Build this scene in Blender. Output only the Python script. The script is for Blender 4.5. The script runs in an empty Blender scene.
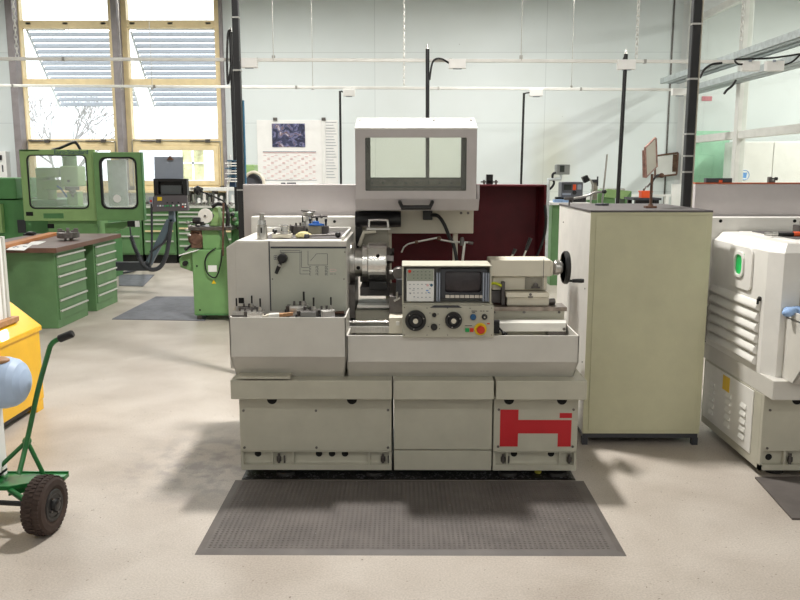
import bpy, math, random
from mathutils import Vector, Matrix
random.seed(7)
C = bpy.context.scene.collection
PI = math.pi
H = 1.65; TH = math.radians(9.23); PS = math.radians(0.358); FOC = 800.0
# ---------------------------------------------------------------- camera
cd = bpy.data.cameras.new('camera'); cam = bpy.data.objects.new('camera', cd); C.objects.link(cam)
cam.location = (0, 0, H); cam.rotation_euler = (PI/2-TH, 0, PS)
cd.sensor_width = 36; cd.lens = 36*FOC/800; cd.clip_start = .05; cd.clip_end = 200
bpy.context.scene.camera = cam
FW = Vector((-math.sin(PS)*math.cos(TH), math.cos(PS)*math.cos(TH), -math.sin(TH)))
RT = Vector((math.cos(PS), math.sin(PS), 0)); UP = RT.cross(FW)
def P(px, py, Y):
    r = FW + RT*((px-400)/FOC) + UP*((300-py)/FOC)
    return Vector((0, 0, H)) + r*(Y/r.y)
def FL(px, py, z=0):
    r = FW + RT*((px-400)/FOC) + UP*((300-py)/FOC)
    return Vector((0, 0, H)) + r*((z-H)/r.z)
def X(px, Y, py=300): return P(px, py, Y).x
def Z(py, Y, px=400): return P(px, py, Y).z
# ---------------------------------------------------------------- materials
def lin(c):
    c = c/255
    return c/12.92 if c <= .04045 else ((c+.055)/1.055)**2.4
def rgb(c): return (lin(c[0]), lin(c[1]), lin(c[2]), 1)
MT = {}
def mat(name, col, rough=.5, metal=0, var=.06, scale=6, bump=0, bscale=60, col2=None, emit=0, spec=.5, stretch=None, clear=0):
    m = bpy.data.materials.new(name); m.use_nodes = True; nt = m.node_tree; N = nt.nodes; L = nt.links
    b = N['Principled BSDF']; b.inputs['Roughness'].default_value = rough; b.inputs['Metallic'].default_value = metal
    b.inputs['Specular IOR Level'].default_value = spec
    if clear: b.inputs['Coat Weight'].default_value = clear
    tc = N.new('ShaderNodeTexCoord'); src = tc.outputs['Object']
    if stretch:
        mp = N.new('ShaderNodeMapping'); mp.inputs['Scale'].default_value = stretch; L.new(src, mp.inputs['Vector']); src = mp.outputs['Vector']
    c1 = rgb(col); c2 = rgb(col2) if col2 else tuple(max(0, v*(1-var*2.2)) for v in c1[:3])+(1,)
    if not col2: c1 = tuple(min(1, v*(1+var)) for v in c1[:3])+(1,)
    nz = N.new('ShaderNodeTexNoise'); nz.inputs['Scale'].default_value = scale; nz.inputs['Detail'].default_value = 5; nz.inputs['Roughness'].default_value = .6
    L.new(src, nz.inputs['Vector'])
    rp = N.new('ShaderNodeValToRGB'); rp.color_ramp.elements[0].position = .3; rp.color_ramp.elements[1].position = .68
    rp.color_ramp.elements[0].color = c2; rp.color_ramp.elements[1].color = c1
    L.new(nz.outputs['Fac'], rp.inputs['Fac']); L.new(rp.outputs['Color'], b.inputs['Base Color'])
    if bump:
        n2 = N.new('ShaderNodeTexNoise'); n2.inputs['Scale'].default_value = bscale; n2.inputs['Detail'].default_value = 4; L.new(src, n2.inputs['Vector'])
        bp_ = N.new('ShaderNodeBump'); bp_.inputs['Strength'].default_value = bump; bp_.inputs['Distance'].default_value = .004
        L.new(n2.outputs['Fac'], bp_.inputs['Height']); L.new(bp_.outputs['Normal'], b.inputs['Normal'])
    if emit:
        b.inputs['Emission Color'].default_value = rgb(col); b.inputs['Emission Strength'].default_value = emit
    MT[name] = m; return m
def glassmat(name, tint, refl=.08, rough=.02, haze=0):
    m = bpy.data.materials.new(name); m.use_nodes = True; nt = m.node_tree; N = nt.nodes; L = nt.links
    N.remove(N['Principled BSDF']); t = N.new('ShaderNodeBsdfTransparent'); t.inputs['Color'].default_value = rgb(tint)
    g = N.new('ShaderNodeBsdfGlossy'); g.inputs['Roughness'].default_value = rough
    mx = N.new('ShaderNodeMixShader'); mx.inputs['Fac'].default_value = refl
    L.new(t.outputs[0], mx.inputs[1]); L.new(g.outputs[0], mx.inputs[2]); out = mx.outputs[0]
    if haze:
        d = N.new('ShaderNodeBsdfDiffuse'); d.inputs['Color'].default_value = (.85, .87, .85, 1); tl = N.new('ShaderNodeBsdfTranslucent'); tl.inputs['Color'].default_value = (.85, .87, .85, 1)
        m1 = N.new('ShaderNodeMixShader'); L.new(d.outputs[0], m1.inputs[1]); L.new(tl.outputs[0], m1.inputs[2])
        m2 = N.new('ShaderNodeMixShader'); m2.inputs['Fac'].default_value = haze; L.new(out, m2.inputs[1]); L.new(m1.outputs[0], m2.inputs[2]); out = m2.outputs[0]
    L.new(out, N['Material Output'].inputs['Surface'])
    MT[name] = m; return m
mat('grey_paint', (205, 202, 195), .42, var=.03, bump=.15, bscale=220)
mat('grey_paint_lilac', (190, 184, 184), .45, var=.03, bump=.12, bscale=240)
mat('olive_grey_paint', (184, 181, 166), .45, var=.04, bump=.15, bscale=200)
mat('cream_paint', (214, 208, 192), .45, var=.03)
mat('white_paint', (226, 224, 219), .4, var=.03)
mat('cabinet_olive', (196, 194, 164), .5, var=.03, bump=.1)
mat('cabinet_white', (216, 214, 208), .5, var=.04)
mat('dark_top', (88, 84, 84), .6, var=.12, scale=14)
mat('maroon', (84, 18, 28), .5, var=.1, spec=.3)
mat('black', (22, 22, 24), .42, var=.1)
mat('rubber', (38, 36, 35), .75, var=.15, scale=20, bump=.3)
mat('charcoal', (58, 60, 66), .5, var=.08)
mat('dark_hole', (10, 10, 10), .8)
mat('steel', (190, 188, 184), .28, .95, var=.08, scale=30, stretch=(6, 1, 1))
mat('steel_bright', (225, 223, 220), .2, .95, var=.05, scale=30)
mat('steel_dark', (112, 108, 106), .4, .8, var=.15, scale=22)
mat('brown_steel', (120, 92, 78), .5, .6, var=.25, scale=12)
mat('white_metal', (228, 226, 220), .3, .1, var=.04)
mat('red', (190, 22, 34), .5, var=.04)
mat('button_red', (206, 50, 26), .35)
mat('yellow_knob', (232, 196, 20), .35)
mat('blue_knob', (24, 84, 130), .35)
mat('button_green', (30, 160, 84), .35)
mat('green_paint', (112, 154, 98), .42, var=.06, scale=4)
mat('green_light', (146, 180, 118), .42, var=.05, scale=4)
mat('green_deep', (78, 128, 78), .45, var=.07, scale=5)
mat('green_cabinet', (98, 138, 92), .48, var=.06, scale=5)
mat('green_cart', (24, 104, 46), .35, var=.12, scale=9, clear=.3)
mat('silver_handle', (214, 214, 208), .35, .3, var=.05)
mat('worktop', (118, 84, 68), .5, col2=(88, 62, 52), scale=5, stretch=(1, .15, 1))
mat('worktop_top', (126, 108, 104), .45, col2=(104, 88, 86), scale=6)
mat('wood_orange', (196, 132, 76), .5, col2=(160, 96, 50), scale=7, stretch=(1, .2, 1))
mat('wood_frame', (234, 214, 170), .5, var=.05, scale=6)
mat('wood_handle', (176, 132, 92), .5, var=.15, scale=20)
mat('yellow_paint', (238, 184, 8), .38, var=.04, scale=4, clear=.2)
mat('blue_bag', (176, 196, 224), .5, var=.05)
mat('blue_cloth', (150, 180, 222), .8, var=.15, scale=30)
mat('paper', (236, 236, 234), .7, var=.02)
mat('paper_grey', (150, 158, 172), .7, var=.03)
mat('ink', (60, 62, 70), .7)
mat('ink_pale', (150, 156, 166), .7)
mat('pink_ink', (226, 190, 190), .7, var=.02)
mat('screen', (52, 46, 50), .25, var=.12, scale=40)
mat('screen_grey', (84, 88, 90), .3)
mat('key_dark', (150, 156, 142), .5, var=.03)
mat('key_label', (214, 206, 196), .5)
mat('blue_plastic', (26, 92, 170), .45)
mat('sponge', (226, 216, 160), .9, var=.12, scale=40, bump=.6)
mat('orange_box', (236, 92, 44), .45)
mat('orange_edge', (196, 92, 44), .5)
mat('rust_pink', (182, 140, 128), .5, var=.25, scale=30)
mat('label_yellow', (230, 190, 40), .5)
mat('teal', (50, 96, 122), .4)
mat('red_sign', (214, 130, 140), .5)
mat('post_brown', (138, 132, 134), .6, var=.08)
mat('rail_white', (226, 226, 222), .4, var=.04)
mat('tray_zinc', (196, 204, 206), .4, .3, var=.1, scale=14)
mat('fluo', (255, 252, 244), .5, emit=2)
mat('mill_window_dark', (44, 52, 48), .5)
mat('blind', (168, 172, 178), .5, var=.04)
mat('branch', (176, 172, 168), .8)
mat('house_white', (236, 236, 240), .7, var=.02, scale=3)
mat('house_glass', (232, 224, 170), .2, var=.3, scale=2)
mat('pavement', (200, 200, 200), .8)
mat('fence_blue', (120, 136, 160), .7)
mat('wall_plain', (224, 228, 228), .7, var=.02, scale=1.5)
mat('ceiling_grey', (196, 198, 198), .8, var=.03)
mat('yellow_green_hose', (206, 214, 40), .45)
mat('green_glow', (20, 190, 90), .3, var=.2, scale=12)
mat('swarf', (150, 150, 156), .35, .8, var=.3, scale=50)
mat('leaf_yellow', (204, 196, 84), .8, var=.2, scale=40)
glassmat('window_glass', (250, 252, 252), .05)
glassmat('hood_glass', (248, 249, 242), .02, .05, .1)
glassmat('mill_glass', (248, 250, 249), .04, .05, .22)
glassmat('partition_glass', (250, 253, 251), .04)
# photograph-like picture on the calendar: blotches of slate, white and copper
def picture_mat():
    m = bpy.data.materials.new('calendar_picture'); m.use_nodes = True; N = m.node_tree.nodes; L = m.node_tree.links
    b = N['Principled BSDF']; b.inputs['Roughness'].default_value = .5
    tc = N.new('ShaderNodeTexCoord'); n = N.new('ShaderNodeTexNoise'); n.inputs['Scale'].default_value = 6.5; n.inputs['Detail'].default_value = 6; n.inputs['Distortion'].default_value = 1.6
    r = N.new('ShaderNodeValToRGB'); e = r.color_ramp.elements
    e[0].position = .38; e[0].color = rgb((36, 38, 62)); e[1].position = .72; e[1].color = rgb((222, 222, 236))
    for p, c in ((.48, (62, 66, 98)), (.54, (120, 122, 160)), (.6, (90, 62, 60)), (.65, (170, 160, 176))):
        q = e.new(p); q.color = rgb(c)
    L.new(tc.outputs['Object'], n.inputs['Vector']); L.new(n.outputs['Fac'], r.inputs['Fac']); L.new(r.outputs['Color'], b.inputs['Base Color'])
    MT['calendar_picture'] = m
picture_mat()
def floor_mat():
    m = bpy.data.materials.new('floor_concrete'); m.use_nodes = True; N = m.node_tree.nodes; L = m.node_tree.links
    b = N['Principled BSDF']; b.inputs['Roughness'].default_value = .42; b.inputs['Specular IOR Level'].default_value = .35
    tc = N.new('ShaderNodeNewGeometry')
    def noise(s, d=5, dist=0):
        n = N.new('ShaderNodeTexNoise'); n.inputs['Scale'].default_value = s; n.inputs['Detail'].default_value = d; n.inputs['Distortion'].default_value = dist
        L.new(tc.outputs['Position'], n.inputs['Vector']); return n.outputs['Fac']
    def ramp(f, p0, c0, p1, c1):
        r = N.new('ShaderNodeValToRGB'); e = r.color_ramp.elements; e[0].position = p0; e[1].position = p1; e[0].color = c0; e[1].color = c1
        L.new(f, r.inputs['Fac']); return r.outputs['Color']
    def mix(f, a, c, typ='MIX'):
        x = N.new('ShaderNodeMix'); x.data_type = 'RGBA'; x.blend_type = typ
        if isinstance(f, float): x.inputs['Factor'].default_value = f
        else: L.new(f, x.inputs['Factor'])
        L.new(a, x.inputs['A'])
        if isinstance(c, tuple): x.inputs['B'].default_value = c
        else: L.new(c, x.inputs['B'])
        return x.outputs['Result']
    base = ramp(noise(2.2, 6, .4), .3, rgb((172, 162, 152)), .7, rgb((192, 184, 175)))
    fine = ramp(noise(120, 3), .3, (.8, .8, .8, 1), .7, (1.08, 1.08, 1.08, 1))
    c = mix(1.0, base, fine, 'MULTIPLY')
    sp = ramp(noise(46, 2), .70, (0, 0, 0, 1), .74, (1, 1, 1, 1))          # dark specks
    c = mix(sp, c, rgb((120, 110, 100)))
    # worn grey oily patch on the left of the big lathe: position and noise
    sep = N.new('ShaderNodeSeparateXYZ'); L.new(tc.outputs['Position'], sep.inputs[0])
    d = N.new('ShaderNodeVectorMath'); d.operation = 'DISTANCE'; L.new(tc.outputs['Position'], d.inputs[0]); d.inputs[1].default_value = (-1.02, 4.35, 0)
    r = ramp(d.outputs['Value'], .2, (1, 1, 1, 1), .75, (0, 0, 0, 1))
    st = ramp(noise(9, 8, .2), .44, (0, 0, 0, 1), .6, (.5, .5, .5, 1))
    k = mix(1.0, r, st, 'MULTIPLY')
    c = mix(k, c, rgb((104, 98, 104)))
    st2 = ramp(noise(1.3, 7, .4), .56, (0, 0, 0, 1), .72, (.35, .35, .35, 1))
    c = mix(st2, c, rgb((140, 128, 118)))
    L.new(c, b.inputs['Base Color'])
    bp_ = N.new('ShaderNodeBump'); bp_.inputs['Strength'].default_value = .12; bp_.inputs['Distance'].default_value = .003
    L.new(noise(90, 4), bp_.inputs['Height']); L.new(bp_.outputs['Normal'], b.inputs['Normal'])
    MT['floor_concrete'] = m
floor_mat()
def wall_mat():
    m = bpy.data.materials.new('wall_panels'); m.use_nodes = True; N = m.node_tree.nodes; L = m.node_tree.links
    b = N['Principled BSDF']; b.inputs['Roughness'].default_value = .6
    tc = N.new('ShaderNodeNewGeometry'); br = N.new('ShaderNodeTexBrick')
    mp = N.new('ShaderNodeMapping'); mp.inputs['Rotation'].default_value = (PI/2, 0, 0); mp.inputs['Location'].default_value = (.55, 0, .2)
    L.new(tc.outputs['Position'], mp.inputs['Vector']); L.new(mp.outputs['Vector'], br.inputs['Vector'])
    br.inputs['Scale'].default_value = 1; br.inputs['Brick Width'].default_value = 3.1; br.inputs['Row Height'].default_value = 1.25
    br.offset = 0; br.inputs['Mortar Size'].default_value = .006; br.inputs['Mortar Smooth'].default_value = .3
    br.inputs['Color1'].default_value = rgb((222, 229, 230)); br.inputs['Color2'].default_value = rgb((218, 226, 227)); br.inputs['Mortar'].default_value = rgb((196, 204, 206))
    n = N.new('ShaderNodeTexNoise'); n.inputs['Scale'].default_value = .8; n.inputs['Detail'].default_value = 6; L.new(tc.outputs['Position'], n.inputs['Vector'])
    r = N.new('ShaderNodeValToRGB'); r.color_ramp.elements[0].position = .3; r.color_ramp.elements[0].color = (.95, .95, .94, 1); r.color_ramp.elements[1].position = .6; r.color_ramp.elements[1].color = (1, 1, 1, 1)
    L.new(n.outputs['Fac'], r.inputs['Fac'])
    x = N.new('ShaderNodeMix'); x.data_type = 'RGBA'; x.blend_type = 'MULTIPLY'; x.inputs['Factor'].default_value = 1
    L.new(br.outputs['Color'], x.inputs['A']); L.new(r.outputs['Color'], x.inputs['B'])
    # small dark nail marks
    n2 = N.new('ShaderNodeTexNoise'); n2.inputs['Scale'].default_value = 14; n2.inputs['Detail'].default_value = 1; L.new(tc.outputs['Position'], n2.inputs['Vector'])
    r2 = N.new('ShaderNodeValToRGB'); r2.color_ramp.elements[0].position = .79; r2.color_ramp.elements[0].color = (0, 0, 0, 1); r2.color_ramp.elements[1].position = .82; r2.color_ramp.elements[1].color = (.5, .5, .5, 1)
    L.new(n2.outputs['Fac'], r2.inputs['Fac'])
    y = N.new('ShaderNodeMix'); y.data_type = 'RGBA'; L.new(r2.outputs['Color'], y.inputs['Factor']); L.new(x.outputs['Result'], y.inputs['A']); y.inputs['B'].default_value = rgb((120, 120, 116))
    # tan scorch stain on the wall above the far machines
    d = N.new('ShaderNodeVectorMath'); d.operation = 'DISTANCE'; mp2 = N.new('ShaderNodeMapping'); mp2.inputs['Scale'].default_value = (1.2, 0, .55)
    L.new(tc.outputs['Position'], mp2.inputs['Vector']); L.new(mp2.outputs['Vector'], d.inputs[0]); d.inputs[1].default_value = (X(552, 15, 170)*1.2, 0, Z(165, 15)*.55)
    r3 = N.new('ShaderNodeValToRGB'); r3.color_ramp.elements[0].position = .05; r3.color_ramp.elements[0].color = (.55, .55, .55, 1); r3.color_ramp.elements[1].position = .6; r3.color_ramp.elements[1].color = (0, 0, 0, 1)
    L.new(d.outputs['Value'], r3.inputs['Fac'])
    w = N.new('ShaderNodeMix'); w.data_type = 'RGBA'; L.new(r3.outputs['Color'], w.inputs['Factor']); L.new(y.outputs['Result'], w.inputs['A']); w.inputs['B'].default_value = rgb((196, 196, 172))
    L.new(w.outputs['Result'], b.inputs['Base Color']); MT['wall_panels'] = m
wall_mat()
# ---------------------------------------------------------------- mesh builder
class MB:
    def __init__(s, M=None): s.v = []; s.f = []; s.sm = []; s.mi = []; s.M = M; s.m = 0
    def add(s, vs, fs, smooth=False):
        n = len(s.v)
        for p in vs:
            p = Vector(p); s.v.append(tuple(s.M @ p) if s.M else tuple(p))
        for f in fs: s.f.append(tuple(i+n for i in f)); s.sm.append(smooth); s.mi.append(s.m)
        return s
    def mat(s, i): s.m = i; return s
    def box(s, x0, x1, y0, y1, z0, z1):
        if x0 > x1: x0, x1 = x1, x0
        if y0 > y1: y0, y1 = y1, y0
        if z0 > z1: z0, z1 = z1, z0
        return s.hexa([(x0,y0,z0),(x1,y0,z0),(x1,y1,z0),(x0,y1,z0),(x0,y0,z1),(x1,y0,z1),(x1,y1,z1),(x0,y1,z1)])
    def hexa(s, p):
        return s.add(p, [(0,3,2,1),(4,5,6,7),(0,1,5,4),(1,2,6,5),(2,3,7,6),(3,0,4,7)])
    def bp(s, px0, px1, pt, pb, Y0, Y1):      # box whose front face spans these photo points at depth Y0
        m = (pt+pb)/2
        return s.box(X(px0, Y0, m), X(px1, Y0, m), Y0, Y1, Z(pb, Y0), Z(pt, Y0))
    def prism(s, pts, ax, a0, a1):
        def q(p, a):
            return {'x': (a, p[0], p[1]), 'y': (p[0], a, p[1]), 'z': (p[0], p[1], a)}[ax]
        n = len(pts); A = [q(p, a0) for p in pts]; B = [q(p, a1) for p in pts]
        return s.add(A+B, [tuple(range(n)), tuple(range(2*n-1, n-1, -1))]+[(i, (i+1) % n, n+(i+1) % n, n+i) for i in range(n)])
    def cyl(s, p0, p1, r0, r1=None, n=20, caps=True):
        r1 = r0 if r1 is None else r1
        p0 = Vector(p0); p1 = Vector(p1); d = (p1-p0).normalized()
        a = d.orthogonal().normalized(); b = d.cross(a)
        c = [(math.cos(2*PI*i/n), math.sin(2*PI*i/n)) for i in range(n)]
        A = [p0+(a*u+b*w)*r0 for u, w in c]; B = [p1+(a*u+b*w)*r1 for u, w in c]
        s.add(A+B, [(i, (i+1) % n, n+(i+1) % n, n+i) for i in range(n)], True)
        if caps:
            if r0 > 1e-6: s.add(A, [tuple(range(n-1, -1, -1))])
            if r1 > 1e-6: s.add(B, [tuple(range(n))])
        return s
    def turn(s, c, ax, prof, n=24):           # prof: list of (distance along axis, radius)
        d = {'x': Vector((1,0,0)), 'y': Vector((0,1,0)), 'z': Vector((0,0,1))}[ax] if isinstance(ax, str) else Vector(ax).normalized()
        c = Vector(c)
        for (a0, r0), (a1, r1) in zip(prof, prof[1:]):
            if abs(a0-a1) < 1e-6: a1 += 1e-5
            s.cyl(c+d*a0, c+d*a1, r0, r1, n, False)
        s.cyl(c+d*prof[0][0], c+d*(prof[0][0]+1e-5), prof[0][1], n=n); s.cyl(c+d*prof[-1][0], c+d*(prof[-1][0]+1e-5), prof[-1][1], n=n)
        return s
    def tube(s, pts, r, n=8, smoothpath=True, closed=False):
        pts = [Vector(p) for p in pts]
        if smoothpath and len(pts) > 2:
            o = []
            for i in range(len(pts)-1):
                p0 = pts[max(i-1, 0)]; p1 = pts[i]; p2 = pts[i+1]; p3 = pts[min(i+2, len(pts)-1)]
                for k in range(6):
                    t = k/6; o.append(.5*((2*p1)+(p2-p0)*t+(2*p0-5*p1+4*p2-p3)*t*t+(3*p1-p0-3*p2+p3)*t**3))
            o.append(pts[-1]); pts = o
        rings = []; a = None
        for i, p in enumerate(pts):
            if closed: d = (pts[(i+1) % len(pts)]-pts[i-1]).normalized()
            else: d = (pts[min(i+1, len(pts)-1)]-pts[max(i-1, 0)]).normalized()
            a = d.orthogonal().normalized() if a is None else (a-d*a.dot(d)).normalized()
            b = d.cross(a); rings.append([p+(a*math.cos(2*PI*k/n)+b*math.sin(2*PI*k/n))*r for k in range(n)])
        V = [q for R in rings for q in R]; m = len(rings); F = []
        for i in range(m if closed else m-1):
            j = (i+1) % m
            F += [(i*n+k, i*n+(k+1) % n, j*n+(k+1) % n, j*n+k) for k in range(n)]
        s.add(V, F, True)
        if not closed: s.add(rings[0], [tuple(range(n-1, -1, -1))]); s.add(rings[-1], [tuple(range(n))])
        return s
    def torus(s, c, ax, R, r, n=28, k=8):
        d = Vector(ax).normalized(); a = d.orthogonal().normalized(); b = d.cross(a); c = Vector(c)
        return s.tube([c+(a*math.cos(2*PI*i/n)+b*math.sin(2*PI*i/n))*R for i in range(n)], r, k, False, True)
    def ball(s, c, r, n=14, sc=(1,1,1)):
        c = Vector(c); V = []; F = []; m = n//2
        for j in range(m+1):
            t = PI*j/m
            for i in range(n): V.append(c+Vector((r*sc[0]*math.sin(t)*math.cos(2*PI*i/n), r*sc[1]*math.sin(t)*math.sin(2*PI*i/n), r*sc[2]*math.cos(t))))
        for j in range(m):
            for i in range(n): F.append((j*n+i, (j+1)*n+i, (j+1)*n+(i+1) % n, j*n+(i+1) % n))
        return s.add(V, F, True)
    def frame(s, x0, x1, z0, z1, hx0, hx1, hz0, hz1, y0, y1, rad=.0, k=5, orad=0):   # plate in XZ with a (rounded) hole
        def loop(a0, a1, b0, b1, r):
            o = []
            for cx, cz, t0 in ((a1-r, b1-r, 0), (a0+r, b1-r, PI/2), (a0+r, b0+r, PI), (a1-r, b0+r, 1.5*PI)):
                for i in range(k):
                    t = t0+PI/2*i/(k-1); o.append((cx+r*math.cos(t), cz+r*math.sin(t)))
            return o
        I = loop(hx0, hx1, hz0, hz1, rad); O = loop(x0, x1, z0, z1, orad); n = len(I); V = []
        for y in (y0, y1):
            V += [(a, y, b) for a, b in O]+[(a, y, b) for a, b in I]
        F = []
        for i in range(n):
            j = (i+1) % n
            F += [(i, n+i, n+j, j), (2*n+i, 2*n+j, 3*n+j, 3*n+i), (i, j, 2*n+j, 2*n+i), (n+i, 3*n+i, 3*n+j, n+j)]
        return s.add(V, F)
ORG = {}
def mesh(name, mb, mats, org):
    me = bpy.data.meshes.new(name)
    me.from_pydata([(v[0]-org[0], v[1]-org[1], v[2]-org[2]) for v in mb.v], [], mb.f)
    if isinstance(mats, str): mats = [mats]
    for m in mats: me.materials.append(MT[m])
    me.polygons.foreach_set('use_smooth', mb.sm); me.polygons.foreach_set('material_index', mb.mi)
    import bmesh
    b = bmesh.new(); b.from_mesh(me); bmesh.ops.remove_doubles(b, verts=b.verts, dist=1e-7) if False else None
    bmesh.ops.dissolve_degenerate(b, edges=b.edges, dist=1e-7); bmesh.ops.recalc_face_normals(b, faces=b.faces); b.to_mesh(me); b.free()
    return me
def tagd(o, label=None, cat=None, group=None, kind=None):
    if label: o['label'] = label
    if cat: o['category'] = cat
    if group: o['group'] = group
    if kind: o['kind'] = kind
    return o
def thing(name, loc, label, cat, group=None, kind=None, rz=0):
    o = bpy.data.objects.new(name, None); C.objects.link(o); o.location = loc; o.rotation_euler.z = rz
    o.empty_display_size = .1; ORG[o.name] = Vector(loc); return tagd(o, label, cat, group, kind)
def obj(name, mb, mats, parent=None, label=None, bevel=0, kind=None, cat=None, group=None):
    if parent is not None: org = ORG[parent.name]
    else:
        xs, ys, zs = zip(*mb.v); org = Vector(((min(xs)+max(xs))/2, (min(ys)+max(ys))/2, min(zs)))
    o = bpy.data.objects.new(name, mesh(name, mb, mats, org)); C.objects.link(o)
    if parent is not None: o.parent = parent
    else: o.location = org
    ORG[o.name] = org
    if bevel:
        b = o.modifiers.new('bevel', 'BEVEL'); b.width = bevel; b.segments = 2; b.limit_method = 'ANGLE'; b.angle_limit = .7
    global LAST; LAST = o
    return tagd(o, label, cat, group, kind)
def kids(o): return [c for c in bpy.data.objects if c.parent == o]
def dup(o, loc=None, label=None, rz=None, parent=None, group=None):
    ch = kids(o); c = o.copy(); C.objects.link(c)
    if parent is not None: c.parent = parent
    if loc is not None: c.location = loc
    if rz is not None: c.rotation_euler.z = rz
    if label: c['label'] = label
    if group: c['group'] = group
    for k in ch: dup(k, parent=c)
    return c
def text(name, s, size, m, loc, parent=None, rot=(PI/2, 0, 0), ext=.0006, label=None):
    cu = bpy.data.curves.new(name, 'FONT'); cu.body = s; cu.size = size; cu.extrude = ext; cu.offset = size*.004
    t = bpy.data.objects.new(name+'_curve', cu); C.objects.link(t); bpy.context.view_layer.update()
    me = bpy.data.meshes.new_from_object(t.evaluated_get(bpy.context.evaluated_depsgraph_get()))
    bpy.data.objects.remove(t); me.materials.clear(); me.materials.append(MT[m]); me.name = name
    o = bpy.data.objects.new(name, me); C.objects.link(o); o.rotation_euler = rot
    if parent is not None: o.parent = parent; o.location = Vector(loc)-ORG[parent.name]
    else: o.location = loc
    return tagd(o, label)
# ================================================================ THE SETTING
YW = 15.0
XL, XR, YB, ZC = -9.2, X(676, YW, 150), -4.0, 5.3
XR2 = 9.5
def st(name, mb, m, parent=None, **k): return obj(name, mb, m, parent, kind=None if parent else 'structure', **k)
st('floor', MB().box(XL, XR2, YB, YW+.2, -.1, 0), 'floor_concrete')
st('ceiling', MB().box(XL, XR2, YB, YW+.2, ZC, ZC+.1), 'ceiling_grey')
st('wall_left', MB().box(XL-.2, XL, YB, YW+.2, 0, ZC), 'wall_plain')
st('wall_right', MB().box(XR2, XR2+.2, YB, YW+.2, 0, ZC), 'wall_plain')
st('wall_front', MB().box(XL, XR2, YB-.2, YB, 0, ZC), 'wall_plain')
W1 = (X(20, YW, 100), X(119, YW, 100)); W2 = (X(125, YW, 100), X(223, YW, 100)); WZ0 = Z(190, YW); WZ1 = 5.0
wb = MB()
wb.box(XL, W1[0], YW, YW+.2, 0, ZC).box(W1[1], W2[0], YW, YW+.2, 0, ZC).box(W2[1], XR, YW, YW+.2, 0, ZC)
wb.box(W1[0], W1[1], YW, YW+.2, 0, WZ0).box(W2[0], W2[1], YW, YW+.2, 0, WZ0).box(W1[0], W1[1], YW, YW+.2, WZ1, ZC).box(W2[0], W2[1], YW, YW+.2, WZ1, ZC)
st('wall_back', wb, 'wall_panels')
st('wall_neighbour', MB().box(XR, XR2, YW, YW+.2, 0, ZC), 'wall_plain')
for n, (a, b_) in enumerate((W1, W2), 1):
    t = thing('window_%d' % n, ((a+b_)/2, YW, WZ0), None, None, kind='structure')
    f = MB(); fw = .11
    zs = [Z(143, YW), Z(83, YW), Z(24.5, YW)]
    for x0, x1 in ((a, a+fw), (b_-fw, b_)): f.box(x0, x1, YW-.03, YW+.12, WZ0, WZ1)
    f.box(a, b_, YW-.03, YW+.12, WZ0, WZ0+.09).box(a, b_, YW-.03, YW+.12, WZ1-.08, WZ1)
    for z in zs: f.box(a+fw, b_-fw, YW-.03, YW+.12, z-.055, z+.075)
    obj('window_frame', f, 'wood_frame', t, bevel=.008)
    # opening sash of the lowest light, with its own frame
    s_ = MB().frame(a+fw, b_-fw, WZ0+.09, zs[0]-.055, a+fw+.09, b_-fw-.09, WZ0+.17, zs[0]-.13, YW-.045, YW+.05, 0, 2)
    obj('sash', s_, 'wood_frame', t, bevel=.005)
    edges = [WZ0+.09]+[z for z in zs]+[WZ1-.08]
    for z0, z1 in zip(edges, edges[1:]):
        obj('pane', MB().box(a+fw, b_-fw, YW+.055, YW+.063, z0, z1), 'window_glass', t)
    for px in ((40, 96) if n == 1 else (151, 200)):
        h = MB(); x = X(px, YW, 141); z = Z(141, YW)
        h.tube([(x-.17, YW-.06, z), (x+.17, YW-.06, z)], .013, 8, False); h.box(x+.12, x+.2, YW-.09, YW-.03, z-.03, z+.03)
        obj('stay_handle', h, 'steel_dark', t)
    l = MB()
    for px in ((28, 65, 103) if n == 1 else (132, 170, 208)): l.bp(px-2.5, px+2.5, 22, 24, YW-.03, YW-.02)
    obj('hinge', l, 'steel', t)
    g = MB()
    for px in ((27.5, 115) if n == 1 else (132, 220)): g.tube([P(px, 141, YW-.05), P(px+2, 187, YW-.05)], .008, 6, False)
    g.tube([P(27.5 if n == 1 else 132, 140, YW-.05), P(115 if n == 1 else 220, 141.5, YW-.05)], .008, 6, False)
    obj('control_rod', g, 'steel', t)
    st('trim_%d' % n, MB().box(a-.03, b_+.03, YW-.14, YW+.02, WZ0-.05, WZ0), 'wood_frame', bevel=.006)
st('trim_3', MB().hexa([tuple(p) for p in (P(12, 200, YW-.2), P(27, 200, YW-.2), P(27, 200, YW-.02), P(12, 200, YW-.02))]+[tuple(p) for p in (P(9, -30, YW-.2), P(22, -30, YW-.2), P(22, -30, YW-.02), P(9, -30, YW-.02))]) if False else
   MB().box(X(10.5, YW-.25, 90), X(17.5, YW-.25, 90), YW-.25, YW, 0, ZC), 'post_brown', bevel=.01)
st('trim_4', MB().box(X(114.5, YW-.25, 90), X(120.5, YW-.25, 90), YW-.25, YW, 0, ZC), 'post_brown', bevel=.01)
st('trim_5', MB().box(X(221, YW-.1, 90), X(224, YW-.1, 90), YW-.12, YW, 0, ZC), 'post_brown', bevel=.01)
st('trim_6', MB().box(X(668.5, YW, 100), X(669.8, YW, 100), YW-.02, YW+.01, 0, ZC), 'steel_dark')
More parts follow.
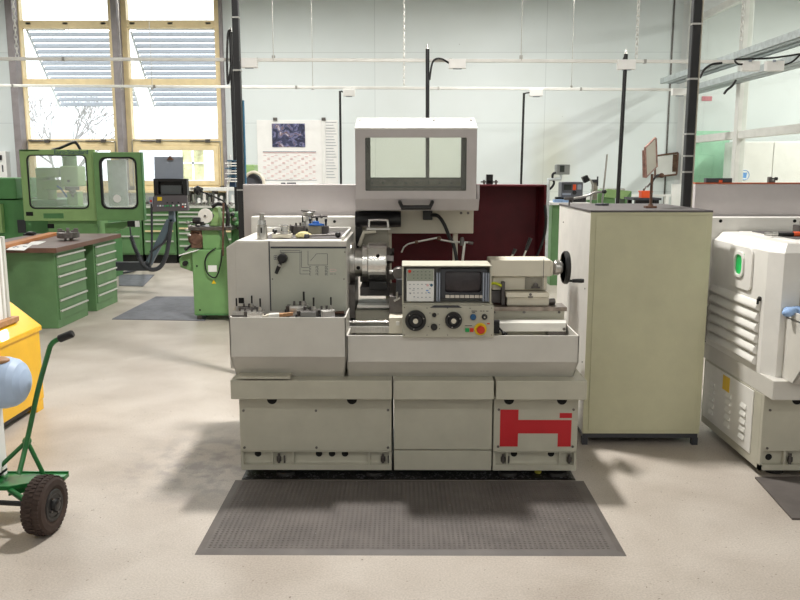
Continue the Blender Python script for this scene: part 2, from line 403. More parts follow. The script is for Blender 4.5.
# glazed partition on the right, running from the back wall towards the viewer
XP = X(684.5, YW-.15, 120)
pw = MB(); yposts = [14.85]
y745 = XP/((745-405)/800)*1.0
yposts += [XP*14.85/X(745, 14.85, 60) if False else 12.55, 10.0, 6.75, 4.05, 1.35]
ZT = Z(141, 14.85)
for y in yposts: pw.box(XP, XP+.14, y-.07, y+.07, 0, ZC)
pw.box(XP+.02, XP+.12, 1.35, 14.85, ZT-.05, ZT+.07)
zb = Z(24, 14.85); pw.box(XP+.02, XP+.12, 1.35, 14.85, zb-.03, zb+.08); pw.box(XP+.01, XP+.13, 1.35, 14.85, 0, .12); pw.box(XP+.02, XP+.12, 1.35, 14.85, .95, 1.03)
part = thing('trim_7', (XP, 8, 0), None, None, kind='structure')
obj('partition_frame', pw, 'rail_white', part, bevel=.008)
for y0, y1 in zip(yposts, yposts[1:]):
    obj('pane', MB().box(XP+.065, XP+.073, y1+.07, y0-.07, 1.03, zb-.03), 'partition_glass', part)
    obj('lower_panel', MB().box(XP+.05, XP+.09, y1+.07, y0-.07, .12, .95), 'white_paint', part)
# the neighbouring room seen through the partition
st('trim_8', MB().box(XP+.14, XR2, 13.2, 13.26, 0, Z(126, 13.2)).box(X(773, 13.15, 160)-.015, X(773, 13.15, 160)+.015, 13.18, 13.2, 0, Z(126, 13.2)).box(XP+.3, XR2, 13.18, 13.2, Z(127, 13.2)-.02, Z(126, 13.2)), ['white_paint']) if False else None
gp = obj('display_board', MB().bp(690, 727, 131, 230, 14.4, 14.46), 'green_glow', label='pale green board standing behind the glass partition', cat='board')
mat('pale_green', (160, 208, 178), .6, var=.04); gp.data.materials[0] = MT['pale_green']
# white wall cupboards in the next room
cp = thing('wall_cupboard', (X(770, 13.5, 160), 13.5, 0), 'row of tall white cupboards behind the glass partition', 'cupboard')
cx0 = X(738, 13.5, 160); cx1 = XR2-.1; zt = Z(141.5, 13.5); wd = (X(773, 13.5, 160)-cx0)
obj('carcass', MB().box(cx0, cx1, 13.53, 14.1, 0, zt), 'paper', cp)
k = cx0
while k+wd < cx1+.01:
    obj('door', MB().box(k+.008, k+wd-.008, 13.5, 13.53, .05, zt-.015), 'white_paint', cp); k += wd
sg = thing('mandatory_sign', P(744.5, 175, 13.49), 'round blue sign with a cup symbol on the white cupboard door', 'sign')
c = P(744.5, 175, 13.49)
obj('disc', MB().cyl(c+Vector((0, .009, 0)), c, .085, n=32), 'paper', sg)
mat('sign_blue', (96, 150, 210), .5)
obj('rim', MB().torus(c, (0, 1, 0), .078, .006), 'sign_blue', sg)
obj('symbol', MB().prism([(c.x-.045, c.z+.04), (c.x+.045, c.z+.04), (c.x+.03, c.z-.05), (c.x-.03, c.z-.05)], 'y', c.y-.002, c.y).mat(0), 'sign_blue', sg)
LAST.data.materials[0] = MT['sign_blue']
# outdoors
obj('ground', MB().box(-30, 20, YW+.2, 60, -.12, -.02), 'pavement', kind='structure')
hb = thing('neighbour_house', (X(190, 27, 170), 27, 0), 'white clapboard house outside the right window', 'building')
w = MB(); hx0, hx1 = X(120, 27, 170), X(250, 27, 170); w.box(hx0, hx1, 27, 31, -.02, Z(128, 27))
for i in range(16): w.box(hx0, hx1, 26.97, 27, .1+i*.2, .25+i*.2)
obj('wall', w, 'house_white', hb)
fwin = MB().frame(X(180, 26.9, 165), X(206, 26.9, 165), Z(182, 26.9), Z(146, 26.9), X(182.5, 26.9, 165), X(204, 26.9, 165), Z(180, 26.9), Z(148, 26.9), 26.9, 26.99, 0, 2)
fwin.box(X(193, 26.9, 165)-.03, X(193, 26.9, 165)+.03, 26.9, 26.99, Z(180, 26.9), Z(148, 26.9)).box(X(182, 26.9, 165), X(204, 26.9, 165), 26.9, 26.99, Z(163, 26.9)-.03, Z(163, 26.9)+.03)
wf = obj('window', fwin, 'paper', hb); obj('pane', MB().bp(182, 204.5, 147.5, 180.5, 26.96, 26.97), 'house_glass', wf)
fe = thing('picket_fence', (X(190, 21, 190), 21, 0), 'low blue-grey picket fence outside the right window', 'fence')
obj('rail', MB().bp(176, 214, 182, 183.4, 21, 21.04).bp(176, 214, 192, 193.5, 21, 21.04), 'fence_blue', fe)
for i in range(10): obj('picket', MB().box(X(176+i*3.9, 20.97, 190), X(178+i*3.9, 20.97, 190), 20.97, 21, -.02, Z(181.5, 20.97)), 'fence_blue', fe)
tr = MB(); random.seed(3)
def br(p, d, L, r, k):
    q = p+d*L; tr.cyl(p, q, r, r*.7, 6, False)
    if k:
        for _ in range(3): br(q, (d+Vector((random.uniform(-.75, .75), random.uniform(-.4, .4), random.uniform(-.15, .5)))).normalized(), L*.74, r*.66, k-1)
br(P(62, 190, 22)+Vector((0, 0, -1.6)), Vector((.05, 0, 1)), 1.35, .07, 5)
obj('bare_tree', tr, 'branch', label='bare leafless tree outside the left window', cat='tree')
# exterior louvre blinds that swing outwards
for n, (xl, xr) in enumerate(((25, 112), (129, 221))):
    Y0 = YW+.25; Y1 = YW+1.55; z0 = Z(28, Y0); z1 = Z(104, Y1); xa = X(xl, Y0, 28); xb = X(xr, Y0, 28)
    t = thing('louvre_blind', (xa, Y0, z1), 'grey slatted blind swung open outside the %s window' % ('left', 'right')[n], 'blind', 'slatted blinds outside the windows')
    s_ = MB(); ns = 14
    for i in range(ns+1):
        f = i/ns; y = Y0+(Y1-Y0)*f; z = z0+(z1-z0)*f
        s_.hexa([(xa+.02, y-.05, z-.05), (xb, y-.05, z-.05), (xb, y+.05, z+.035), (xa+.02, y+.05, z+.035), (xa+.02, y-.05, z-.04), (xb, y-.05, z-.04), (xb, y+.05, z+.045), (xa+.02, y+.05, z+.045)])
    obj('slats', s_, 'blind', t)
    for x in (xa, xb): obj('side_bar', MB().tube([(x, Y0, z0+.05), (x, Y1, z1-.05)], .022, 6, False), 'rail_white', t)
# white electrical box by the left window
eb = thing('fuse_box', P(3, 175, YW-.02), 'white fuse box on the grey wall beside the left window', 'fuse box')
obj('housing', MB().bp(-12, 7, 151, 197, YW-.16, YW), 'paper', eb, bevel=.01); obj('switch', MB().bp(-1, 1.2, 155, 160, YW-.19, YW-.16), 'black', eb); obj('slot', MB().bp(2, 3.2, 165, 172, YW-.165, YW-.16), 'charcoal', eb)
# ---------------------------------------------------------------- calendar board on the back wall
yb = YW-.02
wbd = thing('calendar_board', P(298, 185, yb), 'white board with a year calendar and photograph on the back wall', 'board')
obj('backboard', MB().bp(257.5, 338, 120, 192, yb, YW+.005), 'paper', wbd, bevel=.004)
obj('picture', MB().bp(272, 305, 123.5, 147, yb-.012, yb), 'calendar_picture', wbd)
g = MB(); gi = MB()
for r_ in range(6):
    for c_ in range(14):
        px = 263.3+c_*3.8; py = 154.8+r_*4.3+(0, 1.5, 3)[(c_*2+r_) % 3]
        g.bp(px, px+2.8, py, py+.55, yb-.008, yb)
g.bp(263, 316, 152.4, 153.0, yb-.008, yb); gi.bp(263, 316, 151.3, 152.0, yb-.008, yb).bp(264, 317, 180, 180.4, yb-.008, yb)
obj('calendar_entries', g, 'pink_ink', wbd); obj('calendar_heading', gi, 'ink_pale', wbd)
l = MB()
for i in range(20): l.bp(325, 336.5-(i*7 % 4), 122+i*2.9, 122.5+i*2.9, yb-.008, yb)
obj('sheet_lines', l, 'ink_pale', wbd)
obj('curled_sheet', MB().prism([(X(322, yb, 150)+.0, yb-.01), (X(324.5, yb, 150), yb-.035), (X(326, yb, 150), yb-.012), (X(326, yb, 150), yb)], 'z', Z(184, yb), Z(121.5, yb)), 'paper', wbd)
for px in (275, 323.5):
    obj('clip', MB().bp(px-2, px+2, 117.5, 120.5, yb-.03, yb), 'steel_dark', wbd)
obj('marker_pen', MB().tube([P(281, 183.3, yb-.08), P(285.5, 183.3, yb-.08)], .012, 8, False).tube([P(287, 183.3, yb-.08), P(296, 183.3, yb-.08)], .014, 8, False), 'ink', wbd)
obj('pen_ledge', MB().bp(262, 318, 184, 185.5, yb-.1, yb), 'rail_white', wbd)
# whiteboards at the right end of the back wall
fr = thing('small_whiteboard', P(667, 175, YW-.05), 'white framed notice board hung askew in the back corner', 'board')
a = [P(655, 156, YW-.06), P(678, 152.8, YW-.06), P(676.5, 174.5, YW-.06), P(655, 177, YW-.06)]
def slab(q, d): return MB().hexa([tuple(q[3]), tuple(q[2]), tuple(q[2]+Vector((0, d, 0))), tuple(q[3]+Vector((0, d, 0))), tuple(q[0]), tuple(q[1]), tuple(q[1]+Vector((0, d, 0))), tuple(q[0]+Vector((0, d, 0)))])
obj('panel', slab(a, .06), 'paper', fr)
e_ = MB()
for p, q in zip(a, a[1:]+a[:1]): e_.tube([p, q], .018, 6, False)
e_.box(a[1].x-.09, a[1].x-.02, YW-.075, YW-.06, a[2].z+.05, a[1].z-.03)
obj('frame', e_, 'brown_steel', fr)
obj('leaning_panel', slab([P(672, 184, 13.4), P(687, 184.5, 13.4), P(686, 212, 13.4), P(671, 212, 13.4)], .03), 'paper', None, label='plain white panel standing below the framed notice board', cat='panel')
bpy.data.objects['leaning_panel'].scale = (1, 1, 1)
# ---------------------------------------------------------------- hanging power rails
def rail(Y, pa, pb, r, label):
    t = thing('power_rail', (0, Y, pa[2]), label, 'rail', 'power rails hung across the hall')
    p, q = Vector(pa), Vector(pb); m = MB(); m.hexa([(a.x, Y+s1*r, a.z+s2*r) for s2 in (-1, 1) for a, s1 in ((p, -1), (q, -1), (q, 1), (p, 1))])
    obj('channel', m, 'rail_white', t, bevel=.004); x = p.x+.9
    while x < q.x:
        z = p.z+(q.z-p.z)*(x-p.x)/(q.x-p.x); obj('bracket', MB().box(x, x+.03, Y-r-.004, Y+r+.004, z-r-.006, z+r+.003), 'steel', t); x += 2.2
    return t
YR1, YR2 = 9.4, 12.75
zr1, zr2 = Z(60, YR1), Z(89, YR2)
rail(YR1, (XL, YR1, Z(56.5, YR1)), (X(742, YR1, 60), YR1, Z(62, YR1)), .018, 'white power rail hung nearer, the higher of the two across the hall')
rail(YR2, (XL, YR2, Z(84, YR2)), (X(690, YR2, 89), YR2, Z(90, YR2)), .02, 'white power rail hung farther back, the lower of the two')
def jbox(px, py, w_, h_, Y, z, label, cable=None):
    t = thing('junction_box', P(px, py, Y), label, 'junction box', 'white junction boxes on the rails')
    obj('housing', MB().bp(px-w_/2, px+w_/2, py-h_/2, py+h_/2, Y-.09, Y-.025), 'paper', t, bevel=.006)
    obj('socket', MB().bp(px-w_/4, px+w_/4, py+h_/2-.6, py+h_/2+.8, Y-.075, Y-.04), 'paper_grey', t)
    if cable: obj('cable', MB().tube([P(a, b, Y-.06) for a, b in cable], .011, 8), 'black', t)
jbox(249, 62.5, 16, 10, YR1, zr1, 'white junction box on the near rail beside the thick left duct')
jbox(457.5, 63.5, 17, 9.5, YR1, zr1, 'white junction box on the near rail above the lathe hood', [(449, 63), (442, 59), (436, 59), (432, 64), (429.5, 80)])
jbox(627, 64.5, 18, 10, YR1, zr1, 'white junction box on the near rail at the slanted black pole', [(618, 64), (622, 62), (625, 56), (626.5, 54)])
jbox(349, 92.5, 12, 7, YR2, zr2, 'white junction box on the far rail beside the calendar', [(343, 92), (341, 91)])
jbox(536.5, 92.5, 13, 7.5, YR2, zr2, 'white junction box on the far rail right of the hood', [(530, 92.5), (526, 93), (524.6, 94)])
jbox(680, 92, 15, 7, YR2, zr2, 'white junction box on the far rail by the thick right duct', [(688, 91), (692, 88)])
# black drop poles
def pole(name, top, bot, r, label, Y, cap=True, extra=None):
    a_ = P(top[0], top[1], Y); b_ = P(bot[0], bot[1], Y); d = (b_-a_); k = (a_.z-.0)/(a_.z-b_.z); f = a_+d*k; f.z = 0
    t = thing(name, f, label, 'pole', 'black power poles')
    obj('tube', MB().cyl(f, a_, r, n=16), 'black', t)
    if cap: obj('end_cap', MB().cyl(a_, a_+Vector((0, 0, .05)), r*.8, r*.5, n=12), 'steel', t)
    if extra: obj('cable', MB().tube([P(x, y, Y-.03) for x, y in extra], .013, 8), 'black', t)
    return t
pole('drop_pole', (427.5, 49), (427.5, 118), .022, 'black drop pole rising behind the lathe hood', YR1-.06)
pole('drop_pole', (626, 54), (617.5, 205), .023, 'slanted black drop pole behind the grey-topped cabinet', YR1-.06)
pole('drop_pole', (230.5, 32), (236, 190), .021, 'thin black drop pole just left of the thick duct', YR1-.06, extra=[(231, 30), (228, 34), (227, 60), (228, 84), (231, 66)])
pole('drop_pole', (340, 91), (341, 184), .018, 'thin black drop pole at the edge of the calendar', YR2-.06, False)
pole('drop_pole', (524, 93), (521, 186), .018, 'thin black drop pole on the far rail behind the maroon enclosure', YR2-.06, False)
def duct(px, Y, w_, label, straps, teal):
    x = X(px, Y, 150); t = thing('cable_duct', (x, Y, 0), label, 'cable duct', 'thick black cable ducts')
    obj('trunking', MB().box(x-w_/2, x+w_/2, Y, Y+.06, 0, ZC), 'black', t, bevel=.006)
    for py in straps: z = Z(py, Y); obj('strap', MB().box(x-w_/2-.004, x+w_/2+.004, Y-.004, Y+.064, z-.006, z+.006), 'steel', t)
    obj('side_cable', MB().tube([(x+w_/2+.012, Y+.03, 0), (x+w_/2+.012, Y+.03, ZC if teal != 'teal' else Z(100, Y))], .008, 8, False), teal, t)
    return t
duct(239.2, 6.3, .05, 'thick black cable duct rising left of the calendar', (17, 70, 190), 'teal')
duct_r = duct(690, 5.9, .06, 'thick black cable duct in front of the glass partition', (24, 79, 134, 156, 172), 'cream_paint')
# chains and wires holding the rails
def chain(px, Y, z0, label, big=True):
    x = X(px, Y, 40); m = MB(); z = z0+.02
    if big:
        L = .06; i = 0
        while z < ZC:
            m.M = Matrix.Translation((x, Y, z+L/2)) @ Matrix.Rotation(PI/2*(i % 2)+.4, 4, 'Z') @ Matrix.Diagonal((.45, 1, 1, 1))
            n = 8; m.tube([((L*.62)*math.cos(2*PI*k/n), 0, (L*.62)*math.sin(2*PI*k/n)) for k in range(n)], .007, 5, False, True); z += L*.85; i += 1
        m.M = None
        obj('hanging_chain', m, 'rail_white', label=label, cat='chain', group='chains holding the rails')
    else:
        m.cyl((x, Y, z0+.02), (x, Y, ZC), .005, n=6); m.cyl((x, Y, z0-.01), (x, Y, z0+.05), .02, n=8)
        obj('hanging_wire', m, 'steel', label=label, cat='wire', group='thin wires holding the rails')
chain(404, YR2, zr2, 'white link chain hanging above the left side of the hood')
chain(637, YR1, zr1, 'white link chain by the junction box of the slanted pole')
chain(16, YR1, zr1, 'white link chain in front of the left window')
for px, w_ in ((273, 'left of the calendar'), (521, 'beyond the hood, near rail') if False else (521.5, 'right of the hood')): chain(px, YR1, zr1, 'thin wire hanging to the near rail '+w_, False)
for px, w_ in ((312, 'above the calendar'), (573, 'far to the right of the hood'), (120, 'between the two windows'), (150, 'in front of the right window')): chain(px, YR2, zr2, 'thin wire hanging to the far rail '+w_, False)
# perforated cable tray along the partition
def ctray(xa, xb, y0, y1, z, label):
    t = thing('cable_tray', ((xa+xb)/2, y0, z), label, 'cable tray', 'cable trays along the partition')
    s_ = MB().box(xa, xa+.006, y0, y1, z, z+.09).box(xb-.006, xb, y0, y1, z, z+.09)
    obj('side_rail', s_, 'tray_zinc', t); f = MB(); y = y0
    while y < y1: f.box(xa+.006, xb-.006, y, y+.05, z, z+.005); y += .09
    f.box(xa+.006, xa+.05, y0, y1, z, z+.004).box(xb-.05, xb-.006, y0, y1, z, z+.004).box((xa+xb)/2-.04, (xa+xb)/2+.04, y0, y1, z, z+.004)
    obj('perforated_bed', f, 'tray_zinc', t); return t
zt1 = Z(84, 14.6)
ta = ctray(X(660, 14.6, 84), X(660, 14.6, 84)+.34, 5, 14.6, zt1, 'perforated grey cable tray, the upper one along the glass partition')
tb_ = ctray(XP-.34, XP-.02, 6, 14.3, Z(95, 14.3), 'perforated grey cable tray, the lower one against the partition')
chain(741, 9.9, zt1, 'white link chain holding the cable tray')
for px, lb in ((752, 'left'), (776, 'right')):
    t = thing('junction_box', P(px, 66, YR1-.1), 'white junction box under the cable tray, the %s one of the pair' % lb, 'junction box', 'white junction boxes on the rails')
    obj('housing', MB().bp(px-9, px+8.5, 61, 71, YR1-.14, YR1-.06), 'paper', t, bevel=.006); obj('socket', MB().bp(px-3, px, 60, 62, YR1-.17, YR1-.16), 'paper_grey', t)
    pts = [(745, 64), (738, 64), (735, 60), (744, 59), (772, 58), (800, 54)] if lb == 'left' else [(784, 65), (792, 62), (800, 55)]
    obj('cable', MB().tube([P(x, y, YR1-.12) for x, y in pts], .011, 8), 'black', t)
for pts, pa in (([(700, 78), (704, 70), (712, 64.5), (722, 63)], duct_r), ([(736, 80), (732, 86), (727, 90), (724, 94)], tb_)):
    obj('loose_cable', MB().tube([P(x, y, 8.8) for x, y in pts], .013, 8), 'black', pa)
obj('red_notice', MB().bp(702, 712, 96.5, 101, 14.985, 15.0), 'red_sign', label='small pink notice high on the wall behind the partition', cat='sign')
# ---------------------------------------------------------------- floor mats and debris
def fmat(q, h, label, name='floor_mat', m='rubber'):
    return obj(name, MB().hexa([tuple(p) for p in q]+[(p.x, p.y, h) for p in q]), m, label=label, cat='mat', bevel=0)
mat('mat_rubber', (94, 88, 85), .62, var=.12, scale=5, bump=.2); mat('sheet_black', (30, 28, 27), .4, var=.3, scale=12, bump=.5, bscale=60); mat('mat_grey', (112, 114, 122), .75, var=.1, scale=8, bump=.4, bscale=300)
q = [FL(193, 555), FL(624.5, 555), FL(583, 477.5), FL(236.5, 480)]
mm = thing('anti_fatigue_mat', ((q[0].x+q[1].x)/2, q[0].y, 0), 'large dark studded rubber mat on the floor in front of the lathe', 'mat')
x0, x1, y0, y1 = (q[0].x+q[3].x)/2, (q[1].x+q[2].x)/2, q[0].y, q[3].y+.0
mb = MB(); e = .035
mb.hexa([(x0, y0, 0), (x1, y0, 0), (x1, y1, 0), (x0, y1, 0), (x0+e, y0+e, .010), (x1-e, y0+e, .010), (x1-e, y1-e, .010), (x0+e, y1-e, .010)])
obj('slab', mb, 'mat_rubber', mm)
s_ = MB(); p_ = .0225; nx = int((x1-x0-2.4*e)/p_); ny = int((y1-y0-2.4*e)/p_)
for i in range(nx):
    for j in range(ny):
        x = x0+e*1.2+i*p_+p_/2; y = y0+e*1.2+j*p_+p_/2; r = .0068; t_ = .0038
        s_.add([(x-r, y-r, .0098), (x+r, y-r, .0098), (x+r, y+r, .0098), (x-r, y+r, .0098), (x-t_, y-t_, .0128), (x+t_, y-t_, .0128), (x+t_, y+t_, .0128), (x-t_, y+t_, .0128)], [(4, 5, 6, 7), (0, 1, 5, 4), (1, 2, 6, 5), (2, 3, 7, 6), (3, 0, 4, 7)])
o = obj('studs', s_, 'mat_rubber', mm, kind='stuff')
def mat4(pts): return [FL(*p) for p in pts]
fmat(mat4([(112, 319.5), (205, 321), (215, 297), (156, 297)]), .008, 'grey rubber mat on the floor beside the tool grinder', m='mat_grey')
fmat(mat4([(119, 286), (143, 286.5), (154.5, 275), (119, 275)]), .008, 'grey mat on the floor below the slanted control arm', m='mat_grey')
fmat(mat4([(792, 520), (900, 520), (880, 477), (755, 478.5)]), .01, 'dark studded mat in front of the second lathe, at the right edge', m='mat_rubber')
sw = MB(); random.seed(11)
def chip(x, y, z, s):
    a = random.uniform(0, 6.28); pts = [Vector((x+s*random.uniform(.4, 1)*math.cos(a+k*1.57), y+s*random.uniform(.4, 1)*math.sin(a+k*1.57), z+s*random.uniform(.05, .5))) for k in range(4)]
    sw.add(pts+[Vector((x, y, z))], [(0, 1, 2), (0, 2, 3), (0, 1, 4), (1, 2, 4), (2, 3, 4), (3, 0, 4)])
for _ in range(620):
    chip(random.uniform(-.87, .91), random.uniform(y1+.01, 4.2), .004, random.choice((.003, .004, .005, .006, .011)))
for _ in range(45): chip(random.uniform(x0+.1, x1-.1), random.uniform(y0+.15, y1), .013, random.uniform(.002, .005))
for _ in range(60): chip(random.uniform(-1.4, -.95), random.uniform(3.9, 4.8), 0, random.uniform(.002, .005))
obj('metal_swarf', sw, 'swarf', label='scattered metal chips along the foot of the lathe', cat='metal chips', kind='stuff')
obj('crumpled_scrap', MB().ball(FL(538, 474)+Vector((0, 0, .014)), .02, 10, (1, .8, .7)), 'leaf_yellow', label='small crumpled yellow scrap on the floor under the lathe', cat='scrap')
obj('dark_floor_sheet', MB().box(-.88, .92, y1+.005, 4.95, .0, .004), 'sheet_black', label='black sheet lying under the big lathe', cat='sheet')  # flat black sheet, makes the floor under the lathe dark
# ================================================================ THE LATHE
LB = Vector((.04, 4.5, 0))
lathe = thing('lathe', LB, 'big grey metalworking lathe with a red logo and glass hood in the middle', 'lathe')
def L_(name, mb, m, parent=lathe, **k): return obj(name, mb, m, parent, **k)
YB_, YL, YT = 4.13, 4.05, 4.05       # base front, ledge front, tray front
Zb, Zl0, Zl1, ZC0 = .045, Z(399.7, YL), Z(380.6, YL), None
def sect(px0, px1, base_px0, base_px1, nm, hole_px, holes_low, recess, screws, plain=False):
    x0, x1 = X(base_px0, YB_, 430), X(base_px1, YB_, 430); lx0, lx1 = X(px0, YL, 390), X(px1, YL, 390)
    zr = Z(451, YB_)                       # bottom of the panel
    b = MB().box(x0, x1, YB_+.03, 4.9, Zb, Zl0)
    base = L_(nm, b, 'olive_grey_paint', bevel=.003)
    lp = MB().box(lx0, lx1, YL, 4.95, Zl0, Zl1)
    L_('ledge', lp, 'olive_grey_paint', bevel=.004)
    pz = Z(451, YB_) if not plain else Z(449.5, YB_)
    pn = MB().box(x0, x1, YB_, YB_+.03, pz, Zl0)
    L_('front_panel', pn, 'olive_grey_paint', bevel=.002)
    if plain:
        L_('kick_panel', MB().box(x0, x1, YB_, YB_+.03, Zb, pz-.006), 'olive_grey_paint', bevel=.002)
    else:
        r = MB().box(x0, x1, YB_, YB_+.03, Zb, Zb+.03).box(x0, x0+.014, YB_, YB_+.03, Zb+.03, pz).box(x1-.014, x1, YB_, YB_+.03, Zb+.03, pz).box(x0, x1, YB_, YB_+.03, pz-.006, pz-.001)
        r.hexa([(x0+.014, YB_+.005, Zb+.03), (x1-.014, YB_+.005, Zb+.03), (x1-.014, YB_+.03, Zb+.03), (x0+.014, YB_+.03, Zb+.03), (x0+.014, YB_+.025, Zb+.034), (x1-.014, YB_+.025, Zb+.034), (x1-.014, YB_+.03, Zb+.04), (x0+.014, YB_+.03, Zb+.04)])
        for px in recess: r.box(X(px, YB_, 460)-.004, X(px, YB_, 460)+.004, YB_+.004, YB_+.03, Zb+.03, pz-.006)
        L_('toe_frame', r, 'olive_grey_paint')
        for px in holes_low:
            c = P(px, 453.5, YB_+.029); c.y = YB_+.0295
            L_('access_hole', MB().cyl(c, c+Vector((0, -.001, 0)), .018, n=20), 'dark_hole')
    for px in hole_px:
        c = P(px, 400, YB_); r_ = .027; hz = Zl0-.022
        pts = [(c.x+r_*math.cos(PI+PI*i/12), hz+r_*math.sin(PI+PI*i/12)) for i in range(13)]+[(c.x+r_, Zl0), (c.x-r_, Zl0)]
        L_('hand_hole', MB().prism(pts, 'y', YB_-.0015, YB_+.001), 'dark_hole')
    for px, py in screws:
        c = P(px, py, YB_); L_('screw', MB().cyl(c, c-Vector((0, .004, 0)), .007, n=12).cyl(c-Vector((0, .004, 0)), c-Vector((0, .0045, 0)), .004, n=6), 'steel_dark')
    return base
sect(230.5, 392, 240, 391.5, 'base_cabinet', (272, 352), (258, 319, 332, 345), (272, 293, 369), [(243.5, 410.5), (316, 410.5), (388, 410), (244.5, 447.5), (316.5, 447.5), (388, 447.5)])
sect(393.5, 494, 394, 492, 'base_cabinet', (), (), (), (), plain=True)
sect(496, 587, 493.5, 577.5, 'base_cabinet', (509, 562), (514, 551), (507, 560), [(498.8, 409.5), (573.5, 409.5), (498, 446.5), (572.5, 446.5)])
for px in (279, 383, 503, 569):           # levelling bolts in the toe recess
    c = P(px, 457, YB_+.02); L_('levelling_bolt', MB().cyl((c.x, YB_+.016, Zb+.035), (c.x, YB_+.016, Zb+.085), .007, n=10).cyl((c.x, YB_+.016, Zb+.045), (c.x, YB_+.016, Zb+.07), .014, n=6).cyl((c.x+.03, YB_+.016, Zb+.035), (c.x+.03, YB_+.016, Zb+.075), .005, n=8), 'steel_dark')
for px in (286, 375, 508, 557):
    c = FL(px, 474); L_('foot', MB().cyl((c.x, YB_+.06, .004), (c.x, YB_+.06, .02), .055, .05, n=20).cyl((c.x, YB_+.06, .02), (c.x, YB_+.06, .05), .012, n=10), 'rubber')
lg = MB(); yl = YB_-.002                   # red mark on the right base panel
def lgb(a, b_, c, d): lg.box(X(a, yl, 430), X(b_, yl, 430), yl, YB_, Z(d, yl), Z(c, yl))
lgb(500, 518.1, 409.5, 446.3); lgb(518.1, 571.3, 419.8, 433.2); lgb(558, 571.3, 433.2, 446.3); lgb(559.2, 571.5, 412.8, 417.8)
L_('logo', lg, 'red', label='red block-letter logo')
# chip tray (right) and left catch box, both with a slanted lower lip
def slant_tray(px0, px1, pt, pm, pb, Yf, Ybk, inset0, inset1, nm, m, floor_z=None, dy=.09):
    z2, z1, z0 = Z(pt, Yf), Z(pm, Yf), Zl1-.001
    x0, x1 = X(px0, Yf, pt), X(px1, Yf, pt); t = .008; b = MB()
    a0, a1 = X(inset0, Yf+dy, pb), X(inset1, Yf+dy, pb)
    # front skin, lower slanted skin, sides, floor
    b.box(x0, x1, Yf, Yf+t, z1, z2)
    b.hexa([(a0, Yf+dy, z0), (a1, Yf+dy, z0), (a1, Yf+dy+t, z0), (a0, Yf+dy+t, z0), (x0, Yf, z1), (x1, Yf, z1), (x1, Yf+t, z1), (x0, Yf+t, z1)])
    for xa, xb in ((x0, a0), (x1, a1)):
        s_ = t if xa < .0 and xa == x0 else -t
        b.hexa([(xa, Yf, z1), (xa+s_, Yf, z1), (xa+s_, Ybk, z1), (xa, Ybk, z1), (xa, Yf, z2), (xa+s_, Yf, z2), (xa+s_, Ybk, z2), (xa, Ybk, z2)])
        b.hexa([(xb, Yf+dy, z0), (xb+s_, Yf+dy, z0), (xb+s_, Ybk, z0), (xb, Ybk, z0), (xa, Yf, z1), (xa+s_, Yf, z1), (xa+s_, Ybk, z1), (xa, Ybk, z1)])
    fz = floor_z if floor_z else z1
    b.box(x0+t, x1-t, Yf+t, Ybk, fz-.008, fz)
    if floor_z is None: b.box(x0, x1, Ybk-t, Ybk, z0, z2)
    return L_(nm, b, m, bevel=.002), (x0, x1, z0, z1, z2)
YTB = 4.02
zf = .868
slant_tray(346.5, 579.5, 335.5, 362, 376.5, YT, 4.92, 348, 573, 'chip_tray', 'grey_paint')
cb, cbd = slant_tray(228.8, 345.8, 317.5, 357, 376.5, YTB, 4.31, 237, 344.5, 'catch_box', 'grey_paint', floor_z=zf, dy=.12)
L_('tray_liner', MB().box(cbd[0]+.012, cbd[1]-.012, YTB+.012, 4.30, zf, zf+.004), 'dark_top', label='dark rubber tray liner')
L_('tray_under_plate', MB().bp(236, 290, 376.8, 379.2, 4.04, 4.6), 'olive_grey_paint')
# headstock housing
YH, YHB = 4.30, 4.93
xl = X(227.8, YH, 290); xr = X(347, YH, 290); zt = Z(240.8, YH); zc = Z(247.5, YH); zm = Z(312, YH)
hs = MB().prism([(xl, Zl1), (xl, zc), (X(236.3, YH, 244), zt), (xr, zt), (xr, Zl1)], 'y', YH, YHB)
L_('headstock_housing', hs, 'grey_paint', bevel=.003)
yp = YH-.004
L_('side_panel', MB().prism([(X(236.3, yp, 290), zm), (X(236.3, yp, 290), zt-.006), (X(269.3, yp, 290), zt-.006), (X(269.3, yp, 290), zm)], 'y', yp, YH), 'grey_paint', bevel=.002)
L_('top_strip', MB().bp(270.6, 346.4, 241.6, 246.6, yp, YH), 'grey_paint', bevel=.001)
gp_ = L_('gear_panel', MB().bp(270.6, 346.2, 248.6, 311, yp, YH), 'olive_grey_paint', bevel=.002)
mat('gear_panel_green', (184, 186, 174), .45, var=.03); gp_.data.materials[0] = MT['gear_panel_green']
mat('ink_mid', (104, 106, 110), .6)
L_('panel_seam', MB().bp(269.4, 270.5, 241.5, 311, yp+.003, YH).bp(270.5, 346.4, 246.7, 248.4, yp+.003, YH), 'ink')
dg = MB(); yd = yp-.001
def ln(*pts, w=.45):
    for (a, b_), (c, d) in zip(pts, pts[1:]):
        p = P(a, b_, yd); q_ = P(c, d, yd); v = (q_-p); n = Vector((-v.z, 0, v.x)).normalized()*w/360
        dg.add([p+n, p-n, q_-n, q_+n], [(0, 1, 2, 3)])
cx = lambda a, b_: (220+a/4, 220+b_/4)
ln(cx(240, 122), cx(320, 122), cx(320, 216), cx(355, 216)); ln(cx(240, 130), cx(326, 130)); ln(cx(326, 122), cx(326, 190), cx(355, 190)); ln(cx(330, 203), cx(355, 203)); ln(cx(240, 122), cx(250, 136))
ln(cx(352, 124), cx(352, 180), cx(430, 180)); ln(cx(362, 163), cx(386, 135), cx(430, 135), cx(430, 180))
